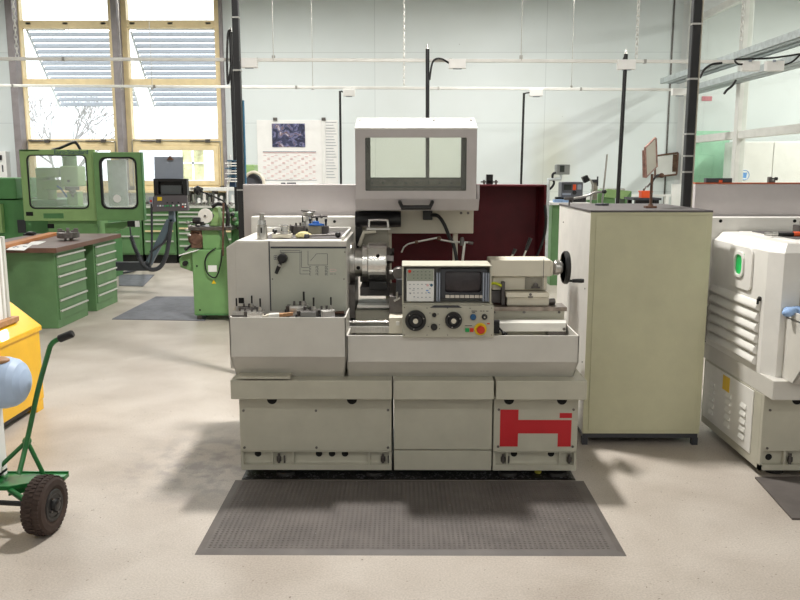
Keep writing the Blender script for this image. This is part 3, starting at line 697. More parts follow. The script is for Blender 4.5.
for yy in (190, 203, 216):
    for a, b_ in ((358, 364), (384, 388), (390, 394), (421, 425), (427, 432)):
        ln(cx(a, yy-4), cx(a, yy+4)); ln(cx(a, yy-4), cx(b_, yy-4)); ln(cx(a, yy+4), cx(b_, yy+4)) if a != 384 else None
ln(cx(216, 142), cx(228, 142), cx(228, 158), cx(216, 158), cx(216, 142)); ln(cx(216, 150), cx(228, 150)); ln(cx(222, 142), cx(222, 158))
ln(cx(440, 216), cx(452, 216)); ln(cx(456, 216), cx(464, 216))
L_('printed_diagram', dg, 'ink_mid')
dg = MB(); ln(cx(440, 197), cx(458, 197), cx(466, 201), cx(458, 206), cx(440, 206), cx(440, 197), w=.4); L_('printed_arrow', dg, 'pink_ink')
c = P(283, 258, yp)
lv = L_('speed_lever', MB().turn(c, (0, -1, 0), [(0, .012), (.012, .012), (.012, .027), (.036, .025), (.04, .02)], 22), 'black')
q0 = c+Vector((0, -.03, 0)); q1 = P(276, 273.5, YH-.035)
L_('lever_handle', MB().cyl(q0, q0.lerp(q1, .45), .009, n=10).cyl(q0.lerp(q1, .42), q1, .011, .009, n=10), 'black', lv)
L_('lever_neck', MB().cyl(q0.lerp(q1, .38), q0.lerp(q1, .5), .0115, n=12), 'steel', lv)
for px, py in ((272.5, 279), (344, 279), (345, 252)): c = P(px, py, yp); L_('screw', MB().cyl(c, c-Vector((0, .003, 0)), .004, n=8), 'steel_dark')
c = P(240.5, 301, yp); L_('latch_recess', MB().bp(238.5, 244, 298, 303.5, yp-.002, YH), 'dark_hole')
# shallow tool tray recessed on top of the headstock
L_('rubber_top_mat', MB().box(X(262, 4.42, 238), xr-.035, 4.42, 4.9, zt, zt+.004), 'dark_top', label='dark rubber mat on top of the headstock')
rm = MB().box(xr-.03, xr-.016, YH+.02, YHB, zt, zt+.022).box(X(256, 4.9, 235), xr-.016, 4.895, 4.92, zt, zt+.03)
L_('mat_rim', rm, 'white_paint', bevel=.002)
# stepped panel and splash board behind
YS = 4.96
sp_ = MB().box(X(251, YS, 225), X(356, YS, 225), YS, YS+.12, .8, Z(216.8, YS))
L_('step_panel', sp_, 'white_paint', bevel=.004)
c = P(334.5, 221.5, YS); L_('panel_hole', MB().cyl(c, c-Vector((0, .004, 0)), .009, n=16), 'dark_hole')
YG = 5.12
L_('splash_board', MB().box(X(243.5, YG, 210), X(357, YG, 210), YG, YG+.03, .55, Z(184.2, YG)), 'grey_paint_lilac', bevel=.006)
# maroon rear enclosure
z_m = Z(184.5, YG); xe = X(546.5, YG-.15, 230)
mr = MB().box(X(388, 5.2, 250), xe-.03, 5.22, 5.25, .6, z_m)
pr = [(xe-.05, 5.25)]+[(xe-.05+.05*math.cos(t), 5.2+.05*math.sin(t)) for t in [PI/2-PI/2*i/6 for i in range(7)]]+[(xe, 5.0), (xe-.012, 5.0)]+[(xe-.05+.038*math.cos(t), 5.2+.038*math.sin(t)) for t in [PI/2*i/6 for i in range(7)]]
mr.prism(pr, 'z', .6, z_m)
L_('rear_enclosure', mr, 'maroon', label='dark maroon rear enclosure')
L_('enclosure_lip', MB().box(X(477, 5.02, 186), xe-.002, 5.02, 5.24, z_m-.012, z_m), 'maroon', bevel=.004)
# rear carrier with tube, cable box and posts
YC = 4.9
cr = MB().box(X(356, YC, 222), X(473.5, YC, 222), YC, YC+.06, Z(233.5, YC), Z(205, YC)); L_('hood_carrier', cr, 'cream_paint', bevel=.004)
a_, b_ = P(355.5, 219, 4.845), P(401, 219, 4.845)
tb = L_('roller_tube', MB().turn(a_, (1, 0, 0), [(0, .046), (.004, .048), ((b_-a_).x-.004, .048), ((b_-a_).x, .046)], 24), 'black')
L_('bracket_arm', MB().prism([(4.85, Z(222, 4.8)), (4.88, Z(222, 4.8)), (4.92, Z(262, 4.8)), (4.86, Z(262, 4.8))], 'x', X(355.5, 4.8), X(362, 4.8)), 'black', tb)
cbx = L_('cable_box', MB().bp(423, 432.5, 211, 220, 4.84, YC), 'black', bevel=.004)
L_('cable', MB().tube([P(431, 215, 4.84), P(438, 216, 4.82), P(444, 224, 4.8), P(449, 236, 4.8), P(454, 246, 4.78), P(457, 263, 4.76)], .011, 8), 'black', cbx)
L_('cream_post', MB().bp(452.6, 457.5, 232, 300, 4.93, 4.96), 'cream_paint', bevel=.003)
L_('cream_post', MB().bp(385.5, 391.5, 229, 300, 4.92, 4.97), 'cream_paint', bevel=.003)
for px in (461, 468): c = P(px, 213, YC); L_('screw', MB().cyl(c, c-Vector((0, .01, 0)), .008, n=8), 'steel_dark')
# hood
Yh = 4.6; Yhb = 5.12
x0, x1 = X(355.3, Yh, 165), X(476.7, Yh, 165); za, zb_ = Z(199, Yh), Z(129, Yh)
hood = L_('hood', MB().frame(x0, x1, za, zb_, X(365.2, Yh, 165), X(466.6, Yh, 165), Z(190.8, Yh), Z(137.6, Yh), Yh, Yh+.012, .006, 4), 'grey_paint_lilac', bevel=.002)
zt2 = Z(118, Yh+.14)
top = MB().hexa([(x0, Yh, zb_-.001), (x1, Yh, zb_-.001), (x1, Yh+.14, zt2-.012), (x0, Yh+.14, zt2-.012), (x0, Yh, zb_+.006), (x1, Yh, zb_+.006), (x1-.006, Yh+.14, zt2), (x0+.006, Yh+.14, zt2)])
top.box(x0+.004, x1-.004, Yh+.14, Yhb, zt2-.012, zt2)
L_('hood_top', top, 'white_paint', hood)
for s_ in (0, 1):
    xa, xb = ((x0, x0+.012), (x1-.012, x1))[s_]
    pf = [(Yh+.012, za), (Yh+.012, zb_), (Yh+.14, zt2-.012), (Yhb, zt2-.012), (Yhb, za)]
    L_('hood_side', MB().prism(pf, 'x', xa, xb), 'grey_paint_lilac', hood)
    xi = xa+.012+.001 if s_ == 0 else xa-.004
    L_('side_liner', MB().prism([(Yh+.02, za+.02), (Yh+.02, zb_-.01), (Yhb-.3, zb_-.01), (Yhb-.3, za+.02)], 'x', xi, xi+.003), 'charcoal', hood)
L_('window_pane', MB().box(x0+.03, x1-.03, Yh+.013, Yh+.018, Z(192, Yh), Z(136.5, Yh)), 'hood_glass', hood)
sl = MB(); Ys = 5.02; sl.box(x0+.014, x1-.014, Ys, Ys+.02, za, Z(177.5, Ys))
L_('inner_sill', sl, 'steel_dark', hood)
sb = MB()
for i in range(9): c = P(372+i*11.3, 183, Ys); sb.cyl(c, c-Vector((0, .006, 0)), .008, n=8)
sb.box(x0+.02, x1-.02, Ys-.012, Ys, Z(187.6, Ys), Z(186.2, Ys)).box(x0+.02, x1-.02, Ys-.012, Ys, Z(179, Ys), Z(177.4, Ys))
L_('sill_bolts', sb, 'charcoal', hood)
for a_, b_ in ((365, 370.5), (461, 467)): L_('inner_post', MB().bp(a_, b_, 137, 191, 5.0, 5.02), 'black', hood)
zl = Z(210.5, Yh+.05)
bd = MB().hexa([(x0-.004, Yh+.05, zl), (x1+.018, Yh+.05, zl), (x1+.018, Yhb, zl), (x0-.004, Yhb, zl), (x0-.004, Yh, za), (x1+.018, Yh, za), (x1+.018, Yhb, za), (x0-.004, Yhb, za)])
L_('hood_lower_band', bd, 'grey_paint_lilac', hood, bevel=.003)
L_('hood_side_flange', MB().bp(476.9, 479.6, 185, 199, Yh+.05, Yh+.1), 'grey_paint_lilac', hood)
ga, gb = P(400, 202, Yh+.01), P(432, 202, Yh+.01); yq = Yh-.035; zq = Z(207.5, yq)
hd = MB()
for g in (ga, gb):
    x = g.x; hd.tube([(x, Yh+.02, g.z), (x, Yh-.02, g.z-.002), (x+(.012 if g is ga else -.012), yq, zq+.004)], .011, 8)
hd.tube([(ga.x+.006, yq, zq), (gb.x-.006, yq, zq)], .0135, 10, False)
L_('hood_handle', hd, 'black', hood)
ts = MB()
for px in (360, 398, 434, 471): c = P(px, 120.5, Yh+.1); c.z = Z(120.5, Yh+.1); ts.cyl(c, c+Vector((0, -.006, .004)), .005, n=8)
L_('hood_screws', ts, 'steel_dark', hood)
# spindle and chuck
YCk = 4.62; zx = Z(262.5, YCk); pxm = 172
def cxp(px): return X(px, YCk, 262)
c0 = Vector((cxp(346.5), YCk, zx)); k = lambda px: cxp(px)-c0.x
L_('spindle_nose', MB().turn(c0, 'x', [(0, .1), (k(349), .1), (k(350), .122), (k(355.5), .122), (k(355.7), .085), (k(363), .08)], 40), 'steel')
ck = L_('chuck', MB().turn(c0, 'x', [(k(363), .105), (k(368), .105), (k(368.2), .112), (k(369), .117), (k(386), .117), (k(387), .113)], 48), 'steel_bright')
for j, (px, r, a) in enumerate(((378.5, .118, 100), (378.5, .118, -20), (378.5, .118, 220), (359, .083, 60))):
    for aa in (a,):
        d = Vector((0, -math.cos(math.radians(aa-90+ -0)), math.sin(math.radians(aa-90)))) if False else Vector((0, -math.cos(math.radians(aa-75)), math.sin(math.radians(aa-75))))
        p = Vector((cxp(px), YCk, zx))+d*(r-.004); L_('key_hole', MB().cyl(p, p+d*.006, .011, n=14), 'dark_hole', ck)
for a in (20, 140, 260):
    d = Vector((0, -math.cos(math.radians(a)), math.sin(math.radians(a)))); e_ = d.cross(Vector((1, 0, 0)))
    m = MB()
    def jp(u, v, w_): return Vector((cxp(387), YCk, zx))+Vector((u, 0, 0))+d*v+e_*w_
    for u0, u1, v0, v1 in ((0, .016, .02, .108), (.016, .03, .05, .1), (.03, .04, .075, .1)):
        m.hexa([jp(u0, v0, -.016), jp(u1, v0, -.016), jp(u1, v1, -.016), jp(u0, v1, -.016), jp(u0, v0, .016), jp(u1, v0, .016), jp(u1, v1, .016), jp(u0, v1, .016)])
    L_('chuck_jaw', m, 'steel_dark', ck)
# chuck guard plate with bow handle
Yg = 4.765
gd = L_('chuck_guard', MB().prism([(X(358, Yg, 240), Z(250, Yg)), (X(363, Yg, 240), Z(231, Yg)), (X(368, Yg, 240), Z(228.5, Yg)), (X(388, Yg, 240), Z(228.5, Yg)), (X(390, Yg, 240), Z(282, Yg)), (X(360, Yg, 240), Z(282, Yg))], 'y', Yg, Yg+.02), 'steel_dark', bevel=.002)
mat('guard_metal', (150, 146, 134), .45, .3, var=.12); gd.data.materials[0] = MT['guard_metal']
L_('guard_edge', MB().tube([P(359, 246, Yg-.03), P(364, 232.5, Yg-.03), P(376, 231.5, Yg-.03)], .012, 6, False), 'cream_paint', gd)
L_('guard_handle', MB().tube([P(369, 229, Yg), P(369.3, 221.5, Yg), P(371.5, 220, Yg), P(385.5, 220, Yg), P(387.7, 221.5, Yg), P(388, 229, Yg)], .0075, 8), 'steel_bright', gd)
L_('guard_flange', MB().bp(366.5, 390.5, 228.3, 230, Yg-.04, Yg), 'white_metal', gd)
L_('cast_block', MB().bp(348.5, 355, 285, 318, 4.45, 4.8), 'steel_dark')
L_('drip_cover', MB().bp(360, 389.5, 287, 296, 4.55, 4.85), 'dark_top', bevel=.004)
L_('motor_block', MB().bp(369, 387, 282, 290, 4.5, 4.54), 'black', bevel=.003)
# bed
Yb1 = 4.42
L_('bed_casting', MB().bp(355.5, 564, 310, 345, Yb1+.02, 4.85), 'olive_grey_paint', bevel=.004)
L_('bed_way', MB().bp(357, 389, 305.5, 308, Yb1-.02, Yb1+.06), 'white_metal', bevel=.002)
L_('bed_way', MB().bp(400, 567, 307, 311, Yb1, 4.57).bp(400, 567, 307, 311, 4.72, 4.82), 'brown_steel', bevel=.003)
mat('way_steel', (150, 138, 128), .35, .6, var=.2, scale=8, stretch=(3, 1, 1)); LAST.data.materials[0] = MT['way_steel']
L_('lower_rail', MB().hexa([P(488, 331.5, 4.25), P(566, 331.5, 4.25), P(566, 331.5, 4.25)+Vector((0, .2, 0)), P(488, 331.5, 4.25)+Vector((0, .2, 0)), P(488, 323, 4.25), P(566, 323, 4.25), P(566, 319.5, 4.4), P(488, 319.5, 4.4)]), 'white_metal', bevel=.002)
L_('lower_rail', MB().hexa([P(347, 333, 4.25), P(402, 333, 4.25), P(402, 333, 4.25)+Vector((0, .2, 0)), P(347, 333, 4.25)+Vector((0, .2, 0)), P(347, 326.5, 4.25), P(402, 326.5, 4.25), P(402, 323.5, 4.4), P(347, 323.5, 4.4)]), 'steel', bevel=.002)
L_('feed_rod', MB().tube([P(346, 322, 4.3), P(402, 322, 4.3)], .008, 10, False), 'steel_bright')
bs = MB()
for px, py in ((494, 312), (524, 312), (559, 312), (564, 329)): c = P(px, py, Yb1+.02 if py < 320 else 4.25); bs.cyl(c, c-Vector((0, .006, 0)), .008, n=10)
L_('bed_bolts', bs, 'steel_dark')
L_('bed_end_block', MB().bp(548, 566, 331, 336, 4.3, 4.5), 'steel_dark')
# saddle, tool post
L_('saddle', MB().bp(389, 492, 296, 318, 4.28, 4.8), 'steel_dark', bevel=.004)
L_('apron', MB().bp(389, 405, 317.5, 333.5, 4.16, 4.3), 'cream_paint', bevel=.003)
L_('apron_button', MB().bp(396, 399.5, 322, 325.5, 4.145, 4.16), 'white_metal')
tp = L_('tool_post', MB().bp(396, 402.5, 279, 297, 4.3, 4.42), 'charcoal', bevel=.004)
L_('tool_turret', MB().turn(P(398.5, 273, 4.36), 'y', [(-.04, .03), (-.035, .034), (.04, .034)], 20), 'steel_dark', tp)
L_('clamp_screw', MB().tube([P(394, 301, 4.27), P(400, 298, 4.27)], .006, 8, False).cyl(P(397, 300, 4.27), P(397, 292, 4.27), .006, n=8), 'steel', tp)
L_('tool_screw', MB().cyl(P(389.5, 272, 4.4), P(394, 272, 4.4), .012, n=12), 'steel', tp)
# coolant nozzle
cn = L_('coolant_pipe', MB().tube([P(401.5, 252.5, 4.5), P(404, 247, 4.5), P(408, 244, 4.5), P(416, 242, 4.5)], .0045, 8, False).tube([P(416, 242, 4.5), P(439, 237.5, 4.5)], .0058, 8, False), 'steel')
L_('pipe_joint', MB().ball(P(416.5, 242, 4.5), .011).ball(P(439, 238.5, 4.5), .014), 'brown_steel', cn)
L_('pipe_arm', MB().tube([P(439, 239.5, 4.5), P(453, 242, 4.5), P(468, 242.5, 4.5)], .006, 8, False), 'steel', cn)
L_('valve', MB().turn(P(462, 242, 4.5), (0, 0, 1), [(-.02, .012), (0, .014), (.016, .012), (.026, .008)], 12).cyl(P(468, 242.5, 4.5), P(473, 243.5, 4.5), .009, n=8), 'steel_dark', cn)
L_('pipe_stem', MB().tube([P(464.5, 242, 4.5), P(462, 266, 4.5)], .007, 8, False), 'white_metal', cn)
# operator console
def con():
    Y0 = 4.02
    cs = L_('control_console', MB().bp(402.3, 494, 305.5, 337.5, Y0, Y0+.13), 'olive_grey_paint', bevel=.004)
    yf = Y0+.03; x0, x1 = X(402, yf, 285), X(491.5, yf, 285); z0, z1 = Z(305, yf), Z(265.5, yf)
    h = MB().frame(x0, x1, z0, z1, x0+.008, x1-.008, z0+.008, z1-.006, yf, yf+.09).box(x0, x1, yf+.09, yf+.22, z0, z1)
    L_('display_housing', h, 'grey_paint_lilac', cs, bevel=.002)
    LAST.data.materials[0] = MT['guard_metal'] if False else MT['olive_grey_paint']
    yr = yf+.055
    bz = MB().box(x0+.009, x1-.009, yr+.01, yr+.03, z0+.009, z1-.007)
    bz.hexa([(x0+.009, yf+.012, z1-.03), (x1-.009, yf+.012, z1-.03), (x1-.009, yr+.02, z1-.04), (x0+.009, yr+.02, z1-.04), (x0+.009, yf+.004, z1-.012), (x1-.009, yf+.004, z1-.012), (x1-.009, yr+.02, z1-.012), (x0+.009, yr+.02, z1-.012)]) if False else None
    L_('display_bezel', bz, 'charcoal', cs)
    mat('bezel_grey', (124, 124, 122), .5, var=.04); LAST.data.materials[0] = MT['bezel_grey']
    kp = L_('keypad', MB().bp(406.5, 434, 269, 301.5, yf+.02, yf+.06), 'paper', cs, bevel=.002)
    yk = yf+.019
    L_('keypad_header', MB().bp(407, 433.6, 269.4, 281, yk, yf+.02), 'key_dark', cs)
    kb = MB(); kk = MB()
    for r_ in range(4):
        for c_ in range(6):
            if (r_, c_) in ((3, 0), (3, 1), (1, 4)): continue
            kb.bp(409.3+c_*4, 410.6+c_*4, 284+r_*4.3, 284.8+r_*4.3, yk-.001, yk)
    for r_ in range(3):
        for c_ in range(5): kk.bp(413+c_*4, 414.4+c_*4, 271.5+r_*3.2, 272+r_*3.2, yk-.001, yk)
    kb.bp(412, 414.5, 290, 290.5, yk-.001, yk).bp(410, 411, 293, 294, yk-.001, yk).bp(413.5, 415, 296.4, 297.3, yk-.001, yk)
    L_('key_print', kb, 'ink_pale', cs); L_('header_print', kk, 'ink', cs)
    L_('red_key', MB().cyl(P(409.7, 271.3, yk), P(409.7, 271.3, yk-.003), .0085, n=14), 'button_red', cs, label='round red key')
    L_('pink_key', MB().cyl(P(427.6, 285.2, yk), P(427.6, 285.2, yk-.002), .0065, n=12), 'pink_ink', cs, label='round pink key')
    L_('teal_key', MB().cyl(P(431.5, 285.2, yk), P(431.5, 285.2, yk-.002), .0075, n=12), 'teal', cs, label='round teal key')
    L_('blue_print', MB().bp(426, 428.5, 290, 291, yk-.001, yk).bp(428, 429.5, 292, 293, yk-.001, yk), 'sign_blue', cs)
    # picture tube, slightly bulging
    a_, b2 = X(445, yf, 282), X(482.5, yf, 282); c_, d_ = Z(293.8, yf), Z(271.8, yf); V = []; F = []; n = 10
    for i in range(n+1):
        for j in range(n+1):
            u, v = i/n*2-1, j/n*2-1; V.append(((a_+b2)/2+u*(b2-a_)/2*(1-.04*v*v), yf+.052-.016*(1-u*u*.5-v*v*.5), (c_+d_)/2+v*(d_-c_)/2*(1-.05*u*u)))
    for i in range(n):
        for j in range(n): F.append((i*(n+1)+j, (i+1)*(n+1)+j, (i+1)*(n+1)+j+1, i*(n+1)+j+1))
    L_('screen', MB().add(V, F, True), 'screen', cs)
    fr_ = MB().frame(X(441, yf, 282), X(487, yf, 282), Z(299.5, yf), Z(269.5, yf), a_+.002, b2-.002, c_+.002, d_-.002, yf+.03, yf+.06, .012, 5)
    L_('screen_surround', fr_, 'charcoal', cs)
    rb = MB()
    for px in (437.2, 439.5, 483.6, 486.2, 488.5): rb.bp(px-.7, px+.7, 273, 301.5, yf+.012, yf+.05)
    L_('bezel_ribs', rb, 'paper_grey', cs)
    sk = MB()
    for i in range(8): sk.bp(445.5+i*4.9, 449.6+i*4.9, 295.2, 298, yf+.02, yf+.03)
    L_('soft_keys', sk, 'key_label', cs)
    L_('console_hinge', MB().prism([(X(430, Y0, 306), Z(307.5, Y0)), (X(462, Y0, 306), Z(307.5, Y0)), (X(458, Y0, 306), Z(305.3, Y0)), (X(434, Y0, 306), Z(305.3, Y0))], 'y', Y0-.004, Y0), 'charcoal', cs)
    def knob(px, py, r, m, h=.02, lab=None, dot=None):
        c = P(px, py, Y0); o = L_('knob', MB().turn(c, (0, -1, 0), [(0, r*.8), (h*.3, r), (h*.8, r), (h, r*.88)], 26), m, cs, label=lab)
        if dot: L_('knob_cap', MB().cyl(c-Vector((0, h, 0)), c-Vector((0, h+.004, 0)), dot, n=16), 'cream_paint', o)
        return o
    def wheel(px, py, r):
        c = P(px, py, Y0); o = L_('handwheel', MB().turn(c, (0, -1, 0), [(0, .018), (.014, .018), (.014, r*.94), (.018, r), (.034, r), (.038, r*.95), (.038, r*.7), (.032, r*.6), (.032, .018), (.044, .016)], 36), 'black', cs)
        L_('hub_cap', MB().cyl(c-Vector((0, .044, 0)), c-Vector((0, .047, 0)), .013, n=18), 'cream_paint', o)
        for a in (0, 2.1, 4.2): p = c+Vector((r*.8*math.cos(a+.3), -.038, r*.8*math.sin(a+.3))); L_('wheel_screw', MB().cyl(p, p-Vector((0, .003, 0)), .003, n=6), 'steel', o)
    wheel(415.5, 319.6, .053); wheel(453.2, 319.4, .043)
    knob(434.2, 314.6, .011, 'black'); knob(434, 326.6, .017, 'black', .026); knob(473, 316.7, .0155, 'blue_knob', .018, 'blue knob'); knob(484.3, 316.6, .0145, 'black', .018, dot=.004)
    ye = knob(480.3, 328.8, .032, 'yellow_knob', .012, 'yellow collar of the emergency stop')
    c = P(480.3, 328.8, Y0)
    L_('stop_button', MB().turn(c-Vector((0, .012, 0)), (0, -1, 0), [(0, .014), (.014, .014), (.014, .021), (.024, .02), (.028, .015)], 22), 'button_red', ye, label='red mushroom stop button')
    L_('start_button', MB().bp(465.3, 469.4, 328.2, 332, Y0-.012, Y0), 'button_green', cs, bevel=.001, label='green square button')
    L_('off_button', MB().bp(469.8, 473.6, 328.2, 332, Y0-.01, Y0), 'button_red', cs, bevel=.001, label='red square button')
    L_('red_tick', MB().bp(487, 489.8, 323, 324.2, Y0-.001, Y0), 'button_red', cs)
    pr_ = MB()
    for a_, b_, y_ in ((471.5, 477, 311), (472, 475, 312.4), (480, 482, 311), (483, 484.5, 311), (486, 488.5, 311), (465, 472, 325.6), (429.4, 430.6, 313), (427.6, 429, 326.5), (439, 440, 324.8), (439, 440, 328.6), (437.5, 438.7, 314)): pr_.bp(a_, b_, y_-.35, y_+.35, Y0-.001, Y0)
    L_('panel_print', pr_, 'ink', cs)
    s_ = MB()
    for px, py in ((404.5, 307.5), (427, 308), (447.5, 308), (470, 308.2), (491.5, 308), (404.5, 335), (427, 335), (447.5, 335), (491.5, 335)): c = P(px, py, Y0); s_.cyl(c, c-Vector((0, .002, 0)), .003, n=8)
    L_('panel_screws', s_, 'steel_dark', cs)
con()
# tailstock
Yt = 4.46
ts_ = L_('tailstock', MB().bp(490.3, 551, 260, 276.5, Yt, Yt+.2).bp(492.5, 547, 276.5, 290, Yt+.03, Yt+.19).prism([(X(550.9, Yt, 265), Z(260.3, Yt)), (X(553.8, Yt, 265), Z(262, Yt)), (X(553.8, Yt, 265), Z(275, Yt)), (X(550.9, Yt, 265), Z(276.4, Yt))], 'y', Yt+.005, Yt+.195), 'cream_paint', bevel=.006)
L_('tailstock_base', MB().bp(506, 549.5, 292.5, 297.3, Yt-.03, Yt+.2).bp(507, 549, 297.3, 305.6, Yt, Yt+.24), 'cream_paint', ts_, bevel=.004)
L_('base_screw', MB().cyl(P(530.5, 294.5, Yt-.03), P(530.5, 294.5, Yt-.036), .008, n=12).bp(528, 533, 296.3, 297.6, Yt-.032, Yt-.02), 'steel_dark', ts_)
L_('clamp_pocket', MB().bp(525, 542.5, 277.5, 289.3, Yt+.025, Yt+.03), 'guard_metal', ts_)
L_('clamp_nut', MB().turn(P(535.5, 285, Yt+.02), (0, -1, 0), [(0, .014), (.01, .014), (.012, .008)], 16).tube([P(531, 287.5, Yt+.01), P(540, 287.5, Yt+.01)], .005, 6, False), 'steel_dark', ts_)
L_('seam', MB().bp(543.2, 543.7, 258.5, 289, Yt-.001, Yt), 'charcoal', ts_)
ax = P(554, 267.5, Yt+.1); ax.y = Yt+.1; xk = lambda px: X(px, Yt+.1, 267)-ax.x
L_('quill_collar', MB().turn(ax, 'x', [(0, .042), (xk(555), .044), (xk(559), .042), (xk(559.2), .036), (xk(561.5), .036), (xk(561.7), .028), (xk(565), .02), (xk(569), .018)], 28), 'brown_steel', ts_)
LAST.data.materials[0] = MT['steel']
wc = Vector((X(565.7, Yt+.1, 267), Yt+.1, ax.z)); 
hw = L_('tailstock_handwheel', MB().turn(wc, 'x', [(-.014, .076), (-.016, .088), (-.008, .095), (.008, .095), (.014, .088), (.012, .076), (-.014, .076)], 40), 'black', ts_)
sk = MB()
for a in (20, 140, 260): d = Vector((0, math.cos(math.radians(a)), math.sin(math.radians(a)))); sk.cyl(wc+d*.01, wc+d*.08, .009, n=8)
sk.turn(wc, 'x', [(-.02, .02), (.018, .02)], 18); L_('wheel_spokes', sk, 'black', hw)
hb_ = wc+Vector((.01, -.05, -.07)); L_('crank_grip', MB().turn(hb_, 'x', [(0, .007), (.02, .007), (.02, .0105), (.07, .013), (.085, .011)], 14), 'black', hw)
for p, q_ in (((523.5, 257), (530.5, 238)), ((511.5, 257), (515.5, 249))):
    a_, b_ = P(*p, Yt+.22), P(*q_, Yt+.22); o = L_('clamp_lever', MB().cyl(a_, a_.lerp(b_, .5), .006, n=8), 'steel', ts_); L_('lever_grip', MB().cyl(a_.lerp(b_, .35), b_, .009, .012, n=12), 'black', o)
L_('yellow_hose', MB().tube([P(490, 283.5, Yt+.02), P(496, 283.5, Yt), P(502, 286, Yt)], .008, 8), 'yellow_green_hose', label='yellow-green hose end')
L_('hose_block', MB().bp(491, 505, 291, 303, Yt+.03, Yt+.1).bp(501.5, 505, 282, 305, Yt-.01, Yt+.06), 'dark_top', bevel=.003)
L_('rod_end', MB().turn(P(549, 301.5, Yt+.05), 'x', [(0, .018), (.03, .02), (.035, .012)], 16), 'steel_dark')
L_('sensor_bracket', MB().bp(492, 499.5, 321, 333.5, 4.2, 4.24).tube([P(499, 328, 4.19), P(503, 332, 4.19), P(507, 334, 4.19)], .006, 6), 'black')
L_('sensor_knob', MB().ball(P(504, 333.5, 4.19), .013), 'black')
L_('hanging_cable', MB().tube([P(536, 258, 5.0), P(541, 246, 5.0), P(545, 232, 5.0), P(546, 218, 4.98), P(545, 205, 4.98)], .009, 8), 'black')
L_('top_bracket', MB().bp(486.5, 493, 174.5, 184.8, YG, YG+.04), 'black')
L_('bracket_plate', MB().bp(481, 498, 181.2, 182.6, YG, YG+.03).cyl(P(484, 184.8, YG), P(484, 180, YG), .006, n=8).cyl(P(496, 184.8, YG), P(496, 180, YG), .006, n=8), 'steel_dark')
# ---------------------------------------------------------------- loose tools on the lathe
ztop = zt; zmat = zt+.004
c = P(262.5, 239.5, 4.41); c.z = ztop
tool = thing('milling_arbor', c, 'stepped steel arbor standing upright on the left of the headstock', 'arbor')
obj('body', MB().turn(c, 'z', [(0, .029), (.03, .0295), (.031, .0285), (.072, .0265), (.08, .0265)], 28), 'steel', tool)
obj('shoulder', MB().turn(c, 'z', [(.08, .0225), (.104, .021)], 28), 'steel_bright', tool)
obj('shank', MB().turn(c, 'z', [(.104, .0135), (.136, .0135), (.137, .0145), (.142, .0145)], 24), 'steel', tool)
obj('drive_slot', MB().box(c.x-.0035, c.x+.0035, c.y-.031, c.y-.027, c.z+.035, c.z+.065), 'dark_hole', tool)
c = P(283, 240, 4.44); c.z = zmat
t = thing('clamp_plate', c, 'small silver clamp plate with a black knob on the headstock top', 'clamp')
obj('plate', MB().box(c.x-.058, c.x+.048, c.y-.02, c.y+.05, c.z, c.z+.022), 'cream_paint', t, bevel=.003)
obj('drum', MB().turn((c.x+.012, c.y+.015, c.z+.022), 'z', [(0, .032), (.012, .032), (.014, .028), (.04, .028), (.044, .034), (.05, .034)], 26), 'steel_bright', t)
obj('knob', MB().turn((c.x-.045, c.y, c.z+.022), 'z', [(0, .006), (.01, .006), (.01, .013), (.022, .013), (.026, .008)], 16), 'black', t)
obj('bolt', MB().turn((c.x+.04, c.y, c.z+.022), 'z', [(0, .007), (.012, .007)], 6), 'steel', t)
c = P(303.5, 239, 4.44); c.z = zmat
sp = MB().ball(c+Vector((0, 0, .018)), .036, 16, (1, .6, .5)).ball(c+Vector((.025, .01, .013)), .022, 12, (1, .7, .6)).ball(c+Vector((-.026, .0, .012)), .02, 12, (1, .7, .6))
obj('polishing_cloth', sp, 'sponge', label='crumpled pale yellow cloth on the headstock top', cat='cloth')
# tool holders, one pattern reused
def holder(name, c, s, label, group, m='steel', blue=False, rz=0):
    t = thing(name, c, label, 'tool holder', group, rz=0)
    R = Matrix.Translation(c) @ Matrix.Rotation(rz, 4, 'Z') @ Matrix.Scale(s, 4) @ Matrix.Translation(-Vector(c))
    x, y, z = c
    def q(nm, mb, mm_, **k): return obj(nm, mb, mm_, t, **k)
    q('body', MB(R).box(x-.035, x+.035, y-.03, y+.03, z, z+.05).box(x-.028, x+.028, y-.034, y-.03, z+.004, z+.046), m, bevel=.002)
    q('dovetail', MB(R).prism([(x-.035, y-.018), (x-.05, y-.026), (x-.05, y+.026), (x-.035, y+.018)], 'z', z, z+.05), 'steel_dark')
    q('tool_slot', MB(R).box(x-.036, x+.04, y+.018, y+.034, z+.012, z+.034), 'steel_dark')
    for i in (-.02, .005): q('clamp_screw', MB(R).cyl((x+i, y+.005, z+.05), (x+i, y+.005, z+.066), .0055, n=6), 'steel_dark')
    q('adjusting_nut', MB(R).turn((x+.022, y-.01, z+.05), 'z', [(0, .011), (.012, .011), (.013, .008), (.02, .008)], 14), 'steel')
    q('height_stud', MB(R).cyl((x+.022, y-.01, z+.05), (x+.022, y-.01, z+.108), .0042, n=8), 'black')
    q('cutting_tool', MB(R).box(x-.062, x+.05, y+.02, y+.031, z+.016, z+.028), 'charcoal')
    return t
G1 = 'tool holders lying in the front tray'
zt_ = zf+.004
def cc(px, y, z): return Vector((X(px, y, 312), y, z))
holder('tool_holder', cc(241, 4.1, zt_), 1.1, 'steel tool holder at the left end of the front tray', G1, rz=PI)
holder('tool_holder', cc(256, 4.08, zt_), 1.15, 'bright tool holder beside the leftmost one, left of the brush', G1, 'steel_bright')
holder('tool_holder', cc(248, 4.21, zt_), 1.1, 'dark tool holder behind the two leftmost ones', G1, 'steel_dark')
h5 = holder('tool_holder', cc(309, 4.08, zt_), 1.2, 'largest tool holder, grey front block in the middle of the tray', G1, 'steel_dark')
